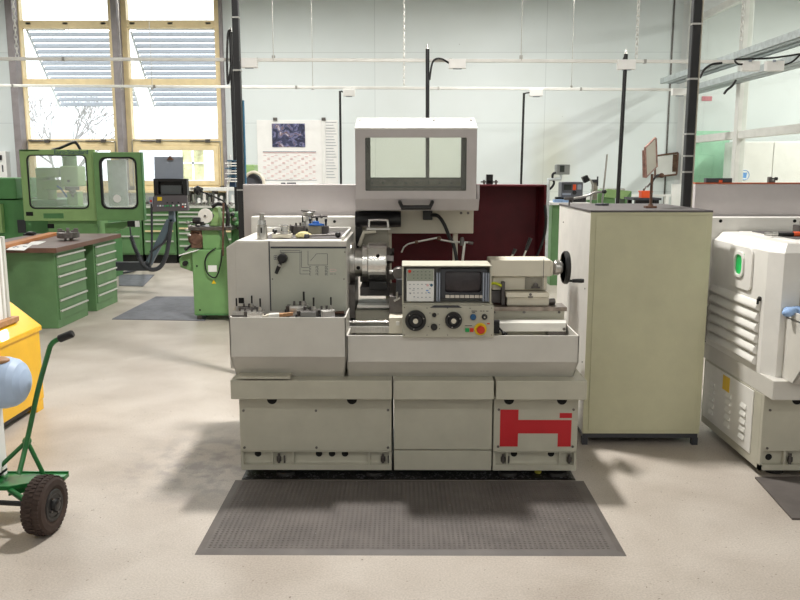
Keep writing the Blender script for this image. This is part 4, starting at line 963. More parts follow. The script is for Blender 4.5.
obj('front_block', MB().box(cc(301, 4.05, 0).x, cc(316, 4.05, 0).x, 4.03, 4.038, zt_, zt_+.06), 'charcoal', h5, bevel=.002); LAST.data.materials[0] = MT['bezel_grey']
holder('tool_holder', cc(299, 4.21, zt_+.0), 1.3, 'tall-studded tool holder behind the largest one', G1, 'steel')
holder('tool_holder', cc(326, 4.15, zt_), 1.1, 'tool holder at the right of the largest one', G1, 'steel', rz=.4)
bt = thing('flat_brush', cc(275, 4.14, zt_), 'flat paint brush with wooden handle lying in the front tray', 'brush')
a_ = cc(267, 4.10, zt_+.026); b_ = cc(277.5, 4.115, zt_+.026); 
def bar(a, b, w0, w1, h0, h1):
    d = (b-a).normalized(); n = d.cross(Vector((0, 0, 1))).normalized(); u = Vector((0, 0, 1))
    return [a-n*w0-u*h0, b-n*w1-u*h1, b+n*w1-u*h1, a+n*w0-u*h0, a-n*w0+u*h0, b-n*w1+u*h1, b+n*w1+u*h1, a+n*w0+u*h0]
e1 = cc(268.5, 4.10, zt_+.024); f1 = cc(279, 4.11, zt_+.027); g1 = cc(283, 4.115, zt_+.03); h1 = cc(293, 4.125, zt_+.034)
obj('bristles', MB().hexa(bar(cc(262, 4.095, zt_+.02), e1, .022, .022, .008, .012)), 'cream_paint', bt)
obj('ferrule', MB().hexa(bar(e1, f1, .024, .022, .014, .013)), 'white_metal', bt, bevel=.002)
obj('handle', MB().hexa(bar(f1, g1, .02, .011, .011, .009)).hexa(bar(g1, h1, .011, .010, .009, .009)), 'wood_handle', bt, bevel=.003)
obj('wooden_stick', MB().tube([cc(320, 4.27, zt_+.044), cc(344, 4.27, zt_+.05)], .009, 8, False), 'brown_steel', label='brown rod lying along the right end of the front tray', cat='rod'); bpy.data.objects['wooden_stick'].location.z = zt_+.0
bpy.data.objects['wooden_stick'].name = 'brown_rod'
obj('blue_rag', MB().ball(cc(339, 4.1, zt_+.006), .03, 12, (1.4, .8, .25)), 'blue_cloth', label='flat pale rag in the right end of the front tray', cat='cloth')
mat('pale_rag', (214, 212, 222), .8, var=.2, scale=50); bpy.data.objects['blue_rag'].data.materials[0] = MT['pale_rag']; bpy.data.objects['blue_rag'].name = 'pale_rag'
# quick-change post etc on the headstock top
c = P(318, 238, 4.62); c.z = zmat
t = thing('quick_change_toolpost', c, 'grey toolpost block with a blue cap on the headstock top', 'toolpost')
obj('block', MB().box(c.x-.052, c.x+.026, c.y-.04, c.y+.04, c.z, c.z+.058), 'guard_metal', t, bevel=.003)
obj('side_holder', MB().box(c.x+.03, c.x+.062, c.y-.03, c.y+.03, c.z, c.z+.055).box(c.x+.026, c.x+.03, c.y-.02, c.y+.02, c.z, c.z+.05), 'dark_top', t, bevel=.002)
obj('blue_cap', MB().turn((c.x-.01, c.y-.01, c.z+.058), 'z', [(0, .045), (.008, .043), (.01, .022), (.022, .018), (.024, .01)], 22).hexa(bar(Vector((c.x-.01, c.y-.02, c.z+.066)), Vector((c.x+.04, c.y-.02, c.z+.062)), .01, .008, .006, .005)), 'blue_plastic', t)
for dx, h in ((-.045, .07), (.046, .07), (-.005, .1)): obj('stud', MB().cyl((c.x+dx, c.y+.01, c.z+.055), (c.x+dx, c.y+.01, c.z+.058+h*.4), .006, n=8).turn((c.x+dx, c.y+.01, c.z+.058+h*.3), 'z', [(0, .008), (.014, .008)], 10), 'black', t)
c = P(299.5, 237, 4.7); c.z = zmat
holder('tool_holder', c, 1.0, 'small steel tool holder left of the blue-capped toolpost', None, 'steel_dark')
c = P(309, 234.5, 4.8); c.z = zmat
t = thing('dividing_head', c, 'round silver indexing head behind the blue-capped toolpost', 'indexing head')
obj('base', MB().turn(c, 'z', [(0, .05), (.03, .05), (.05, .046), (.075, .04)], 30), 'steel', t)
obj('neck', MB().turn(c, 'z', [(.075, .024), (.115, .024)], 24), 'steel_bright', t)
obj('knurled_cap', MB().turn(c, 'z', [(.1, .03), (.108, .034), (.122, .034), (.126, .028)], 14), 'steel', t)
obj('cross_bar', MB().tube([c+Vector((-.045, 0, .134)), c+Vector((.04, 0, .128))], .006, 8, False).tube([c+Vector((.05, -.02, .098)), c+Vector((.115, -.02, .1))], .006, 8, False).ball(c+Vector((.08, -.02, .099)), .011), 'steel_dark', t)
obj('support', MB().cyl(c+Vector((.05, -.02, .098)), c+Vector((.0, -.0, .09)), .005, n=8), 'steel_dark', t)
a_ = P(306.5, 240, 4.43); a_.z = zmat+.012; b_ = P(338, 238, 4.45); b_.z = zmat+.017
t = thing('clamping_lever', a_, 'steel lever with a black ball lying on the headstock top', 'lever')
obj('rod', MB().cyl(a_, b_, .0055, n=10), 'steel_dark', t); obj('ball_knob', MB().ball(b_, .0172, 18), 'black', t); obj('end_boss', MB().turn(a_-Vector((0, 0, .012)), 'z', [(0, .015), (.02, .015), (.022, .012)], 16), 'charcoal', t)
# ================================================================ GREY-TOPPED CABINET
Yk0, Yk1 = 4.66, 5.62
xa, xb = X(587, Yk0, 320), X(706, Yk0, 320); zt_c = Z(212.3, Yk0); zb_c = Z(433, Yk0)
cab = thing('steel_cabinet', ((xa+xb)/2, (Yk0+Yk1)/2, 0), 'tall beige steel cabinet with dark top right of the big lathe', 'cabinet')
obj('shell', MB().box(xa, xb, Yk0+.004, Yk1, zb_c, zt_c), 'cabinet_white', cab, bevel=.003)
obj('front_skin', MB().box(xa-.001, xb+.001, Yk0, Yk0+.004, zb_c, zt_c), 'cabinet_olive', cab)
obj('door', MB().box(xa+.03, xb-.03, Yk0-.005, Yk0, zb_c+.02, zt_c-.02), 'cabinet_olive', cab, bevel=.002)
obj('top_board', MB().box(xa-.003, xb+.003, Yk0-.003, Yk1+.003, zt_c, zt_c+.012), 'dark_top', cab, bevel=.002)
bs_ = MB().box(xa+.005, xb-.005, Yk0+.01, Yk1-.01, zb_c-.03, zb_c)
for x in (xa+.0, xb-.035):
    for y in (Yk0+.01, Yk1-.045): bs_.box(x, x+.035, y, y+.035, 0, zb_c-.03)
obj('base_frame', bs_, 'charcoal', cab)
s_ = MB()
for y, z in ((Yk0+.08, .95), (Yk0+.08, .5), (Yk0+.8, 1.3)): s_.cyl((xa, y, z), (xa-.003, y, z), .005, n=8)
obj('rivets', s_, 'steel_dark', cab)
zk = zt_c+.012
def onk(px, py): p = FL(px, py, zk); return p
c = onk(602, 205.5)
t = thing('gauge_stand', c, 'measuring stand with bare steel rod and round base on the cabinet', 'stand')
obj('base', MB().turn(c, 'z', [(0, .045), (.012, .045), (.014, .042)], 26), 'ink', t); LAST.data.materials[0] = MT['charcoal']
obj('rod', MB().cyl(c+Vector((-.0, 0, .012)), c+Vector((.02, 0, .33)), .006, n=12), 'steel', t)
obj('clamp', MB().turn(c+Vector((.006, -.012, .09)), 'y', [(0, .012), (.03, .012)], 14).ball(c+Vector((.012, -.014, .09)), .013), 'black', t)
obj('arm', MB().tube([c+Vector((0, 0, .09)), c+Vector((-.05, 0, .085)), c+Vector((-.11, 0, .06)), c+Vector((-.2, 0, .045))], .008, 8), 'steel', t)
obj('clip', MB().box(c.x-.25, c.x-.19, c.y-.012, c.y+.012, c.z+.035, c.z+.055).ball(c+Vector((-.2, 0, .03)), .012).cyl(c+Vector((-.215, 0, .035)), c+Vector((-.215, 0, .0)), .005, n=8), 'steel_dark', t)
c = onk(650.5, 208)
t = thing('mirror_stand', c, 'stand with a tilted rusty-framed mirror plate on the cabinet', 'stand')
obj('base', MB().box(c.x-.035, c.x+.03, c.y-.03, c.y+.03, c.z, c.z+.014).turn(c+Vector((0, 0, .014)), 'z', [(0, .016), (.01, .014)], 16), 'brown_steel', t, bevel=.003)
Ym = c.y
obj('rod', MB().cyl(c+Vector((0, 0, .014)), (c.x, c.y, Z(174, Ym)), .0085, n=12), 'brown_steel', t)
A = [P(645, 148, Ym-.06), P(655, 138, Ym+.1), P(656, 167, Ym+.1), P(646, 177, Ym-.06)]
m_ = MB(); cen = sum(A, Vector())/4
ed = MB()
for p, q_ in zip(A, A[1:]+A[:1]): ed.tube([p, q_], .007, 6, False)
ed.hexa([A[1]+Vector((-.003, -.0, 0)), A[1]+Vector((.012, 0, 0)), A[1]+Vector((.012, .02, 0)), A[1]+Vector((-.003, .02, 0)), A[2]+Vector((-.003, 0, 0)), A[2]+Vector((.012, 0, 0)), A[2]+Vector((.012, .02, 0)), A[2]+Vector((-.003, .02, 0))])
obj('mirror_frame', ed, 'rust_pink', t)
obj('mirror_plate', MB().hexa([A[3], A[2], A[2]+Vector((.006, .002, 0)), A[3]+Vector((.006, .002, 0)), A[0], A[1], A[1]+Vector((.006, .002, 0)), A[0]+Vector((.006, .002, 0))]), 'cream_paint', t)
obj('side_strip', MB().hexa([P(642.5, 177.5, Ym-.06), P(646, 178, Ym-.06), P(646, 178, Ym-.05), P(642.5, 177.5, Ym-.05), P(642, 150.5, Ym-.06), P(645, 150, Ym-.06), P(645, 150, Ym-.05), P(642, 150.5, Ym-.05)]), 'rust_pink', t)
obj('swivel_arm', MB().tube([P(650.5, 185, Ym), P(654, 179, Ym), P(657, 175.5, Ym), P(661, 175, Ym)], .006, 8), 'charcoal', t)
obj('arm_knob', MB().ball(P(661.5, 175.5, Ym), .017, 14, (1, 1, .9)), 'brown_steel', t)
obj('lower_clamp', MB().ball(P(646.5, 175, Ym), .01).tube([P(647, 187, Ym), P(650.5, 183, Ym)], .006, 8, False), 'steel_dark', t)
# ================================================================ SECOND LATHE (right edge)
sx = X(762, 4.14, 430)
l2 = thing('lathe', (sx+.9, 4.5, 0), 'second grey lathe at the right edge with louvred end cover and green window', 'lathe')
def K(name, mb, m, parent=l2, **k): return obj(name, mb, m, parent, **k)
XE = sx+2.0
K('base_cabinet', MB().box(sx, XE, 4.17, 5.0, Zb, Zl0), 'olive_grey_paint', bevel=.003)
zp2 = Z(451, YB_)
K('front_panel', MB().box(sx, XE, 4.14, 4.17, zp2, Zl0), 'olive_grey_paint', bevel=.002)
K('toe_frame', MB().box(sx, XE, 4.14, 4.17, Zb, Zb+.03).box(sx, sx+.014, 4.14, 4.17, Zb, zp2).box(sx+.13, sx+.14, 4.145, 4.17, Zb, zp2), 'olive_grey_paint')
K('end_panel', MB().box(sx-.006, sx, 4.26, 4.97, Zb+.05, Zl0-.01), 'white_paint', bevel=.002)
K('ledge', MB().box(sx, XE, 4.05, 5.05, Zl0, Zl1), 'grey_paint', bevel=.004)
for dx, z in ((.035, Z(410, YB_)), (.035, Z(448, YB_)), (.5, Z(410, YB_))): K('screw', MB().cyl((sx+dx, 4.14, z), (sx+dx, 4.136, z), .007, n=10), 'steel_dark')
K('hand_hole', MB().prism([(sx+.175+.027*math.cos(PI+PI*i/12), Zl0-.022+.027*math.sin(PI+PI*i/12)) for i in range(13)]+[(sx+.202, Zl0), (sx+.148, Zl0)], 'y', 4.1385, 4.141), 'dark_hole')
K('access_hole', MB().cyl((sx+.06, 4.1695, Zb+.065), (sx+.06, 4.168, Zb+.065), .018), 'dark_hole'); K('levelling_bolt', MB().cyl((sx+.17, 4.155, Zb+.03), (sx+.17, 4.155, Zb+.09), .008, n=8).cyl((sx+.17, 4.155, Zb+.045), (sx+.17, 4.155, Zb+.07), .014, n=6), 'steel_dark')
K('foot', MB().cyl((sx+.13, 4.25, 0), (sx+.13, 4.25, .05), .05, .04, n=18), 'rubber')
for y, z in ((4.37, .385), (4.58, .385), (4.83, .385)):
    for i in range(5):
        zz = z-.045-i*.045; K('vent_louvre', MB().hexa([(sx-.016, y-.035, zz-.012), (sx-.016, y+.035, zz-.012), (sx-.006, y+.035, zz-.016), (sx-.006, y-.035, zz-.016), (sx-.010, y-.035, zz+.004), (sx-.010, y+.035, zz+.004), (sx-.006, y+.035, zz+.012), (sx-.006, y-.035, zz+.012)]), 'white_paint')
K('warning_label', MB().box(sx-.0075, sx-.006, 4.58, 4.68, .352, .44), 'label_yellow', label='yellow label')
# end cover with chamfered front edge and rounded louvres
z0, z1 = Zl1-.004, zt
ch = .07
ec = MB().prism([(sx+.0, 4.22), (sx+.0, 5.0), (sx+.14, 5.0), (sx+.14, 4.13), (sx+.045, 4.13)], 'z', z0, z1-.05)
ec.hexa([(sx, 4.22, z1-.05), (sx+.045, 4.13, z1-.05), (sx+.14, 4.13, z1-.05), (sx+.0, 5.0, z1-.05)]+[(sx+.05, 4.25, z1), (sx+.06, 4.15, z1), (sx+.14, 4.15, z1), (sx+.05, 5.0, z1)]) if False else None
ec.add([(sx, 4.22, z1-.05), (sx+.045, 4.13, z1-.05), (sx+.14, 4.13, z1-.05), (sx+.14, 5.0, z1-.05), (sx, 5.0, z1-.05), (sx+.05, 4.245, z1), (sx+.07, 4.165, z1), (sx+.14, 4.165, z1), (sx+.14, 4.97, z1), (sx+.05, 4.97, z1)],
       [(0, 1, 6, 5), (1, 2, 7, 6), (2, 3, 8, 7), (3, 4, 9, 8), (4, 0, 5, 9), (5, 6, 7, 8, 9), (4, 3, 2, 1, 0)])
cov = K('end_cover', ec, 'white_paint', bevel=.002)
zt5, zb5 = 1.0, Zl1+.03
for i in range(6):
    h = (.955-zb5)/6; zc_ = .955-h*(i+.5); m = MB(); pts = []
    for j in range(9):
        t_ = j/8; pts.append((sx-.03*math.sin(PI*min(1, t_*1.12)) if False else sx-.034*(t_**.6)*(1-t_**6)-.001, zc_+h*.42-h*.9*t_))
    pts = [(sx+.001, zc_+h*.42)]+pts+[(sx+.001, zc_-h*.48)]
    m.prism([(a, b_) for a, b_ in pts], 'y', 4.27, 4.94)
    K('louvre', m, 'white_paint', cov)
# small hatch with the green window
yc, zc3 = 4.54, 1.11
pl = MB(Matrix.Translation((sx, 0, 0)) @ Matrix.Rotation(-PI/2, 4, 'Z'))
# frame in local XZ -> rotated so that it lies on the side plane; local x = -world y
pl.frame(-(yc+.155), -(yc-.155), .985, 1.222, -(yc+.055), -(yc-.045), 1.06, 1.17, -.012, 0, .04, 6, .04)
K('hatch', pl, 'white_paint', cov, bevel=.002)
pl = MB(Matrix.Translation((sx, 0, 0)) @ Matrix.Rotation(-PI/2, 4, 'Z'))
pl.frame(-(yc+.074), -(yc-.064), 1.046, 1.194, -(yc+.055), -(yc-.045), 1.064, 1.176, -.022, -.01, .035, 6, .045)
K('window_rim', pl, 'white_paint', cov, bevel=.002)
K('green_window', MB().box(sx-.012, sx-.006, yc-.056, yc+.068, 1.055, 1.185), 'green_glow', cov, label='bright green window')
K('lock', MB().turn((sx, 4.27, .965), (-1, 0, 0), [(0, .012), (.01, .014), (.014, .01)], 14).box(sx-.02, sx-.01, 4.266, 4.274, .935, .965), 'black', cov)
# headstock and front catch box
K('headstock_housing', MB().box(sx+.15, XE, 4.18, 4.93, Zl1, zt-.004), 'olive_grey_paint', bevel=.004)
K('headstock_top', MB().box(sx+.14, XE, 4.16, 4.95, zt-.004, zt+.004), 'white_paint', bevel=.003)
cpz = .93
cv = MB(); xa2 = sx+.075
cv.prism([(4.18, Zl1-.0), (4.18, cpz), (3.9, cpz-.0), (3.9, Zl1+.12), (4.0, Zl1)], 'x', xa2, xa2+.012)
cv.box(xa2, XE, 3.9, 3.912, Zl1+.12, cpz).hexa([(xa2, 4.0, Zl1), (XE, 4.0, Zl1), (XE, 4.01, Zl1), (xa2, 4.01, Zl1), (xa2, 3.9, Zl1+.12), (XE, 3.9, Zl1+.12), (XE, 3.912, Zl1+.12), (xa2, 3.912, Zl1+.12)]).box(xa2, XE, 3.912, 4.18, cpz-.045, cpz-.035)
K('catch_box', cv, 'grey_paint', bevel=.002)
K('tray_liner', MB().box(xa2+.013, XE-.01, 3.915, 4.178, cpz-.035, cpz-.03), 'dark_top')
K('name_badge', MB().bp(778, 788, 297, 302.5, 4.174, 4.18), 'black', bevel=.001)
K('badge_bar', MB().bp(780.5, 786, 299, 300.6, 4.1725, 4.174), 'paper_grey')
K('tool_mat', MB().box(sx+.2, XE-.1, 4.35, 4.9, zt+.004, zt+.008), 'dark_top')
x7 = X(694.5, 5.12, 200)
K('step_panel', MB().box(X(703, 4.98, 225), XE+.2, 4.98, 5.1, .8, Z(217.3, 4.98)), 'white_paint', bevel=.004)
for px in (720.5, 794.5): c = P(px, 221, 4.98); K('panel_hole', MB().cyl(c, c-Vector((0, .004, 0)), .01, n=16), 'dark_hole')
K('splash_board', MB().box(x7, XE+.2, 5.12, 5.16, .55, Z(183.6, 5.12)), 'grey_paint_lilac', bevel=.005)
K('edge_trim', MB().box(x7-.001, XE+.2, 5.115, 5.165, Z(183.6, 5.12), Z(182.6, 5.12)), 'orange_edge', label='orange top edge')
# things on the second lathe
zz = Z(182.6, 5.12)
t = thing('instrument_case', P(718, 182.6, 5.14), 'dark flat case standing on the orange edge of the second lathe', 'case')
obj('case', MB().box(X(705, 5.14, 180), X(731, 5.14, 180), 5.12, 5.16, zz, zz+.028), 'charcoal', t, bevel=.002); obj('sticker', MB().bp(719, 722.5, 180, 182.4, 5.118, 5.12), 'orange_box', t)
t = thing('small_clamp', P(772, 182.6, 5.14), 'small silver clamp sitting on the orange edge at the far right', 'clamp')
x = X(770, 5.14, 180)
obj('jaw', MB().box(x-.012, x+.006, 5.125, 5.155, zz, zz+.036).box(x+.006, x+.03, 5.13, 5.15, zz, zz+.016), 'steel_dark', t, bevel=.002)
obj('screw', MB().turn((x-.0, 5.14, zz+.024), 'x', [(0, .006), (.03, .006), (.03, .011), (.045, .011)], 12), 'black', t)
zz = zt+.008
t = thing('hand_tool', P(780, 228, 4.5), 'silver and black tool with orange collar lying on the second lathe', 'tool'); t.location.z = zz; ORG[t.name] = Vector(t.location)
y = 4.5; xo = X(765, y, 230)
obj('head', MB().turn((xo, y, zz+.014), 'x', [(0, .008), (.01, .013), (.03, .013), (.032, .01), (.045, .014), (.07, .014)], 16), 'steel', t)
obj('grip', MB().turn((xo+.07, y, zz+.012), 'x', [(0, .010), (.09, .012)], 14), 'black', t)
obj('collar', MB().turn((xo+.16, y, zz+.014), 'x', [(0, .014), (.04, .014)], 14), 'orange_box', t)
t = thing('vise_block', (X(797, 4.55, 225), 4.55, zz), 'grey clamping block at the right edge on the second lathe', 'block')
x = t.location.x; obj('body', MB().box(x, x+.09, 4.52, 4.6, zz, zz+.06), 'steel_dark', t, bevel=.003); obj('screw', MB().turn((x+.03, 4.56, zz+.06), 'z', [(0, .012), (.02, .012), (.024, .008)], 14), 'steel', t)
zz = cpz-.03; random.seed(5)
m = MB(); c = Vector((X(799, 4.05, 305), 4.08, zz))
for i in range(9): m.ball(c+Vector((random.uniform(-.05, .06), random.uniform(-.04, .04), random.uniform(.014, .03))), random.uniform(.016, .028), 10, (1.2, 1, .8))
o = obj('blue_rag', m, 'blue_cloth', label='crumpled light blue rag in the tray of the second lathe', cat='cloth'); o.location.z = zz
# ================================================================ LEFT: WORKBENCH
xw1 = X(57, 8.25, 300); 
wx0, wy0, wy1 = xw1-1.0, 8.18, 10.08
ztw = Z(253, 8.2)
bench = thing('workbench', (xw1-.4, 9.3, 0), 'green workbench with brown top and two drawer pedestals', 'workbench')
wt = obj('worktop', MB().box(wx0, xw1+.06, wy0, wy1, ztw-.0, ztw+.05), 'worktop', bench, bevel=.004)
obj('worktop_surface', MB().box(wx0+.004, xw1+.056, wy0+.004, wy1-.004, ztw+.05, ztw+.0515), 'worktop_top', bench)
def pedestal(y0, y1, fullx):
    p = obj('drawer_pedestal', MB().box(fullx, xw1, y0, y1, .0, ztw), 'green_cabinet', bench, bevel=.004)
    hs_ = [.11, .11, .11, .155, .115, .115]; z = ztw-.035; tot = sum(hs_); sc = (ztw-.12)/tot
    for h in hs_:
        h *= sc
        d = obj('drawer', MB().box(xw1, xw1+.012, y0+.03, y1-.03, z-h+.006, z), 'green_cabinet', p, bevel=.002)
        # grip strip belongs to its drawer face: same part family, its own sub-part mesh
        obj('drawer_grip', MB().box(xw1+.012, xw1+.03, y0+.035, y1-.035, z-.024, z-.006), 'silver_handle', p, bevel=.002)
        z -= h
    return p
yA = FL(89, 315.6).y
pedestal(8.25, 9.04, wx0+.06); pedestal(9.3, 10.0, xw1-.6)
obj('back_panel', MB().box(wx0+.06, wx0+.09, 9.04, 10.0, .1, ztw), 'green_cabinet', bench)
zw = ztw+.0515
p0, p1 = FL(-14, 252, zw), FL(54, 235, zw); d = (p1-p0).normalized(); n = Vector((-d.y, d.x, 0))*.06
obj('wooden_plank', MB().hexa([p0-n, p1-n, p1+n, p0+n]+[q_+Vector((0, 0, .035)) for q_ in (p0-n, p1-n, p1+n, p0+n)]), 'wood_orange', label='long orange-brown wooden board lying on the green workbench', cat='board', bevel=.003)
def sheet(name, pts, label, h=.002):
    q_ = [FL(a, b_, zw) for a, b_ in pts]; return obj(name, MB().hexa(q_+[v+Vector((0, 0, h)) for v in q_]), 'paper', label=label, cat='paper')
sheet('drawing_sheet', [(6, 250), (24, 250.5), (33, 244.5), (14, 244.5)], 'white paper with small sketches at the front of the workbench')
sheet('drawing_sheet', [(27, 245), (38, 244.8), (46, 241.6), (32, 241.4)], 'blank white paper behind the sketched sheet on the workbench')
m = MB()
for px, py in ((14, 247.5), (16, 246.8), (18, 247.3), (24, 246.5), (26, 247)): p = FL(px, py, zw+.002); m.cyl(p, p+Vector((0, 0, .006)), .012, n=10)
obj('small_parts', m, 'ink_pale', label='few small grey parts lying on the sketched sheet', cat='small parts', kind='stuff')
c = FL(68.5, 240.3, zw)
t = thing('chuck', c, 'dark four-jaw chuck resting on the green workbench', 'chuck')
obj('feet', MB().cyl(c+Vector((-.02, -.03, 0)), c+Vector((-.02, -.03, .035)), .014, n=10).cyl(c+Vector((.05, -.02, 0)), c+Vector((.05, -.02, .035)), .014, n=10).cyl(c+Vector((.0, .06, 0)), c+Vector((.0, .06, .035)), .014, n=10), 'steel_dark', t)
obj('body', MB().turn(c, 'z', [(.03, .11), (.035, .122), (.09, .122), (.095, .11)], 36), 'steel_dark', t)
for a in (0, PI/2, PI, 1.5*PI):
    M = Matrix.Translation(c) @ Matrix.Rotation(a+.4, 4, 'Z')
    obj('jaw', MB(M).box(.03, .11, -.018, .018, .095, .115).box(.06, .11, -.018, .018, .115, .135), 'steel_dark', t, bevel=.002)
c = FL(31, 235.5, zw)
obj('black_pouch', MB().ball(c+Vector((0, 0, .025)), .05, 12, (1.4, .8, .5)).ball(c+Vector((-.07, 0, .012)), .025, 10, (1.4, .8, .5)), 'black', label='small black pouch lying at the back of the workbench', cat='pouch')
# ================================================================ LEFT: MILLING MACHINE
Ym_ = 11.3
mx = lambda px, Y=Ym_: X(px, Y, 190)
mill = thing('milling_machine', (mx(65), 12, 0), 'green enclosed milling machine with two rounded windows', 'milling machine')
def M_(name, mb, m='green_paint', parent=mill, **k): return obj(name, mb, m, parent, **k)
en = M_('enclosure', MB().frame(mx(22), mx(96.5), Z(221, Ym_), Z(149.5, Ym_), mx(29), mx(88), Z(208.5, Ym_), Z(155, Ym_), Ym_, Ym_+.05, .07, 6), 'green_light', bevel=.008)
M_('window_gasket', MB().frame(mx(28.6), mx(88.4), Z(209, Ym_), Z(154.6, Ym_), mx(29.8), mx(87.2), Z(207.7, Ym_), Z(155.8, Ym_), Ym_-.008, Ym_+.01, .06, 6, .075), 'black', en)
M_('window_pane', MB().box(mx(29), mx(88), Ym_+.02, Ym_+.028, Z(208.5, Ym_), Z(155, Ym_)), 'mill_glass', en)
M_('enclosure_top', MB().box(mx(22), mx(42), Ym_, Ym_+.9, Z(149.5, Ym_)-.02, Z(149.5, Ym_)), 'green_deep', en)
M_('side_wall', MB().hexa([(mx(15), Ym_+.25, Z(217, Ym_)), (mx(22), Ym_, Z(217, Ym_)), (mx(22), Ym_+.04, Z(217, Ym_)), (mx(15), Ym_+.29, Z(217, Ym_)), (mx(14.5), Ym_+.25, Z(150.5, Ym_)), (mx(22), Ym_, Z(150.5, Ym_)), (mx(22), Ym_+.04, Z(150.5, Ym_)), (mx(14.5), Ym_+.29, Z(150.5, Ym_))]), 'green_light', en)
M_('dark_slot', MB().bp(26, 33, 212, 216, Ym_-.004, Ym_), 'dark_hole', en)
dr = M_('door', MB().frame(mx(97.3), mx(145), Z(220.3, Ym_), Z(152.3, Ym_), mx(104), mx(139), Z(208, Ym_), Z(158, Ym_), Ym_-.09, Ym_-.03, .08, 6), 'green_paint', bevel=.008)
M_('door_gasket', MB().frame(mx(103), mx(140), Z(209, Ym_), Z(157, Ym_), mx(105), mx(138.3), Z(207.2, Ym_), Z(158.7, Ym_), Ym_-.1, Ym_-.05, .08, 6, .09), 'black', dr)
M_('door_pane', MB().box(mx(104), mx(139), Ym_-.06, Ym_-.052, Z(208, Ym_), Z(158, Ym_)), 'mill_glass', dr)
M_('door_edge', MB().box(mx(144.3), mx(145.5), Ym_-.095, Ym_-.02, Z(220.3, Ym_), Z(152.3, Ym_)), 'green_deep', dr)
M_('white_disc', MB().cyl((mx(118.3), Ym_-.064, Z(198.5, Ym_)), (mx(118.3), Ym_-.07, Z(198.5, Ym_)), .055, n=24), 'paper', dr)
M_('inner_panel', MB().bp(108, 127, 160, 206, Ym_+.2, Ym_+.23), 'tray_zinc', en)
zz0 = Z(210, Ym_)
M_('body', MB().box(mx(43), mx(93), Ym_+.08, Ym_+.5, 0, zz0), 'green_paint', bevel=.01)
M_('body_label', MB().bp(43.5, 63.5, 213.5, 218.5, Ym_-.005, Ym_), 'button_green', label='darker green plate')
LAST.data.materials[0] = MT['green_deep']
M_('body_slot', MB().bp(47.5, 54, 224, 228.5, Ym_+.075, Ym_+.08), 'dark_hole')
M_('column_base', MB().box(mx(22), mx(84), Ym_+.5, Ym_+1.4, 0, Z(222, Ym_+.5)), 'green_deep', bevel=.01)
M_('swarf_chute', MB().hexa([(mx(100), Ym_+.1, Z(236, Ym_)), (mx(119), Ym_+.1, Z(229, Ym_)), (mx(119), Ym_+.25, Z(229, Ym_)), (mx(100), Ym_+.25, Z(236, Ym_)), (mx(100), Ym_+.1, Z(224, Ym_)), (mx(130), Ym_+.1, Z(221, Ym_)), (mx(130), Ym_+.25, Z(221, Ym_)), (mx(100), Ym_+.25, Z(224, Ym_))]), 'green_paint')
TANK = M_('coolant_tank', MB().bp(-30, 16, 178, 199, Ym_+.3, Ym_+1.2), 'green_deep', bevel=.01)
M_('tank_base', MB().box(mx(-30), mx(44), Ym_+.35, Ym_+1.2, 0, Z(200, Ym_+.3)), 'button_green', bevel=.01); 
mat('green_tank', (84, 140, 84), .45, var=.04); LAST.data.materials[0] = MT['green_tank']; TANK.data.materials[0] = MT['green_tank']
M_('tank_grille', MB().bp(17.5, 25.5, 220, 233, Ym_+.34, Ym_+.35), 'charcoal')
M_('corner_post', MB().bp(-8, 1.5, 204, 233, Ym_+.25, Ym_+.33), 'green_light')
# machine head seen through the window
M_('column', MB().bp(36, 48, 168, 208, Ym_+.45, Ym_+.75), 'green_light', bevel=.02)
M_('ram', MB().bp(35, 59, 167.5, 177.5, Ym_+.35, Ym_+.7), 'green_light', bevel=.02)
M_('knee', MB().bp(42, 58, 180, 190, Ym_+.4, Ym_+.7), 'green_light', bevel=.02)
hd_ = M_('spindle_head', MB().bp(60, 78, 166, 186.5, Ym_+.3, Ym_+.6), 'green_light', bevel=.02)
M_('motor', MB().turn(P(70, 166, Ym_+.45), 'z', [(0, .1), (.14, .1), (.16, .07)], 20), 'green_paint', hd_)
M_('spindle', MB().turn(P(72, 186.5, Ym_+.45), (0, 0, -1), [(0, .1), (.05, .1), (.06, .05), (.1, .04), (.11, .02), (.16, .015)], 18), 'steel_dark', hd_)
M_('head_bolt', MB().cyl(P(68.5, 181, Ym_+.3), P(68.5, 181, Ym_+.28), .02, n=12), 'dark_hole', hd_)
M_('table_post', MB().bp(67, 78, 192, 208, Ym_+.5, Ym_+.7), 'green_light', bevel=.01)
M_('work_table', MB().bp(34, 88, 206.5, 212, Ym_+.2, Ym_+.8), 'green_paint')
M_('coolant_hose', MB().tube([P(57, 186, Ym_+.3), P(61, 189, Ym_+.3), P(67, 197, Ym_+.3)], .012, 8), 'blue_plastic')
M_('roof_cable', MB().tube([P(52, 150, Ym_+.1), P(60, 148, Ym_+.1), P(73, 142.7, Ym_+.1), P(77, 144, Ym_+.1), P(81, 151, Ym_+.1)], .02, 8), 'black')
text('machine_lettering', 'Euro-Standard', .155, 'blue_dark' if 'blue_dark' in MT else 'ink', Vector((mx(56.5), Ym_-.003, Z(154, Ym_))), en)
mat('blue_dark', (40, 72, 110), .5); bpy.data.objects['machine_lettering'].data.materials[0] = MT['blue_dark']
tl = bpy.data.objects['machine_lettering']; _xs = [v.co.x for v in tl.data.vertices]; tl.scale = ((mx(90)-mx(56.5))/(max(_xs)-min(_xs)),)*2+(1,)
# hanging pendant light at mill's lower corner
M_('cable_socket', MB().bp(127, 138, 221, 227, Ym_-.05, Ym_+.05), 'black', bevel=.01); M_('socket_cap', MB().bp(135, 139, 221, 227, Ym_-.07, Ym_-.05), 'paper')
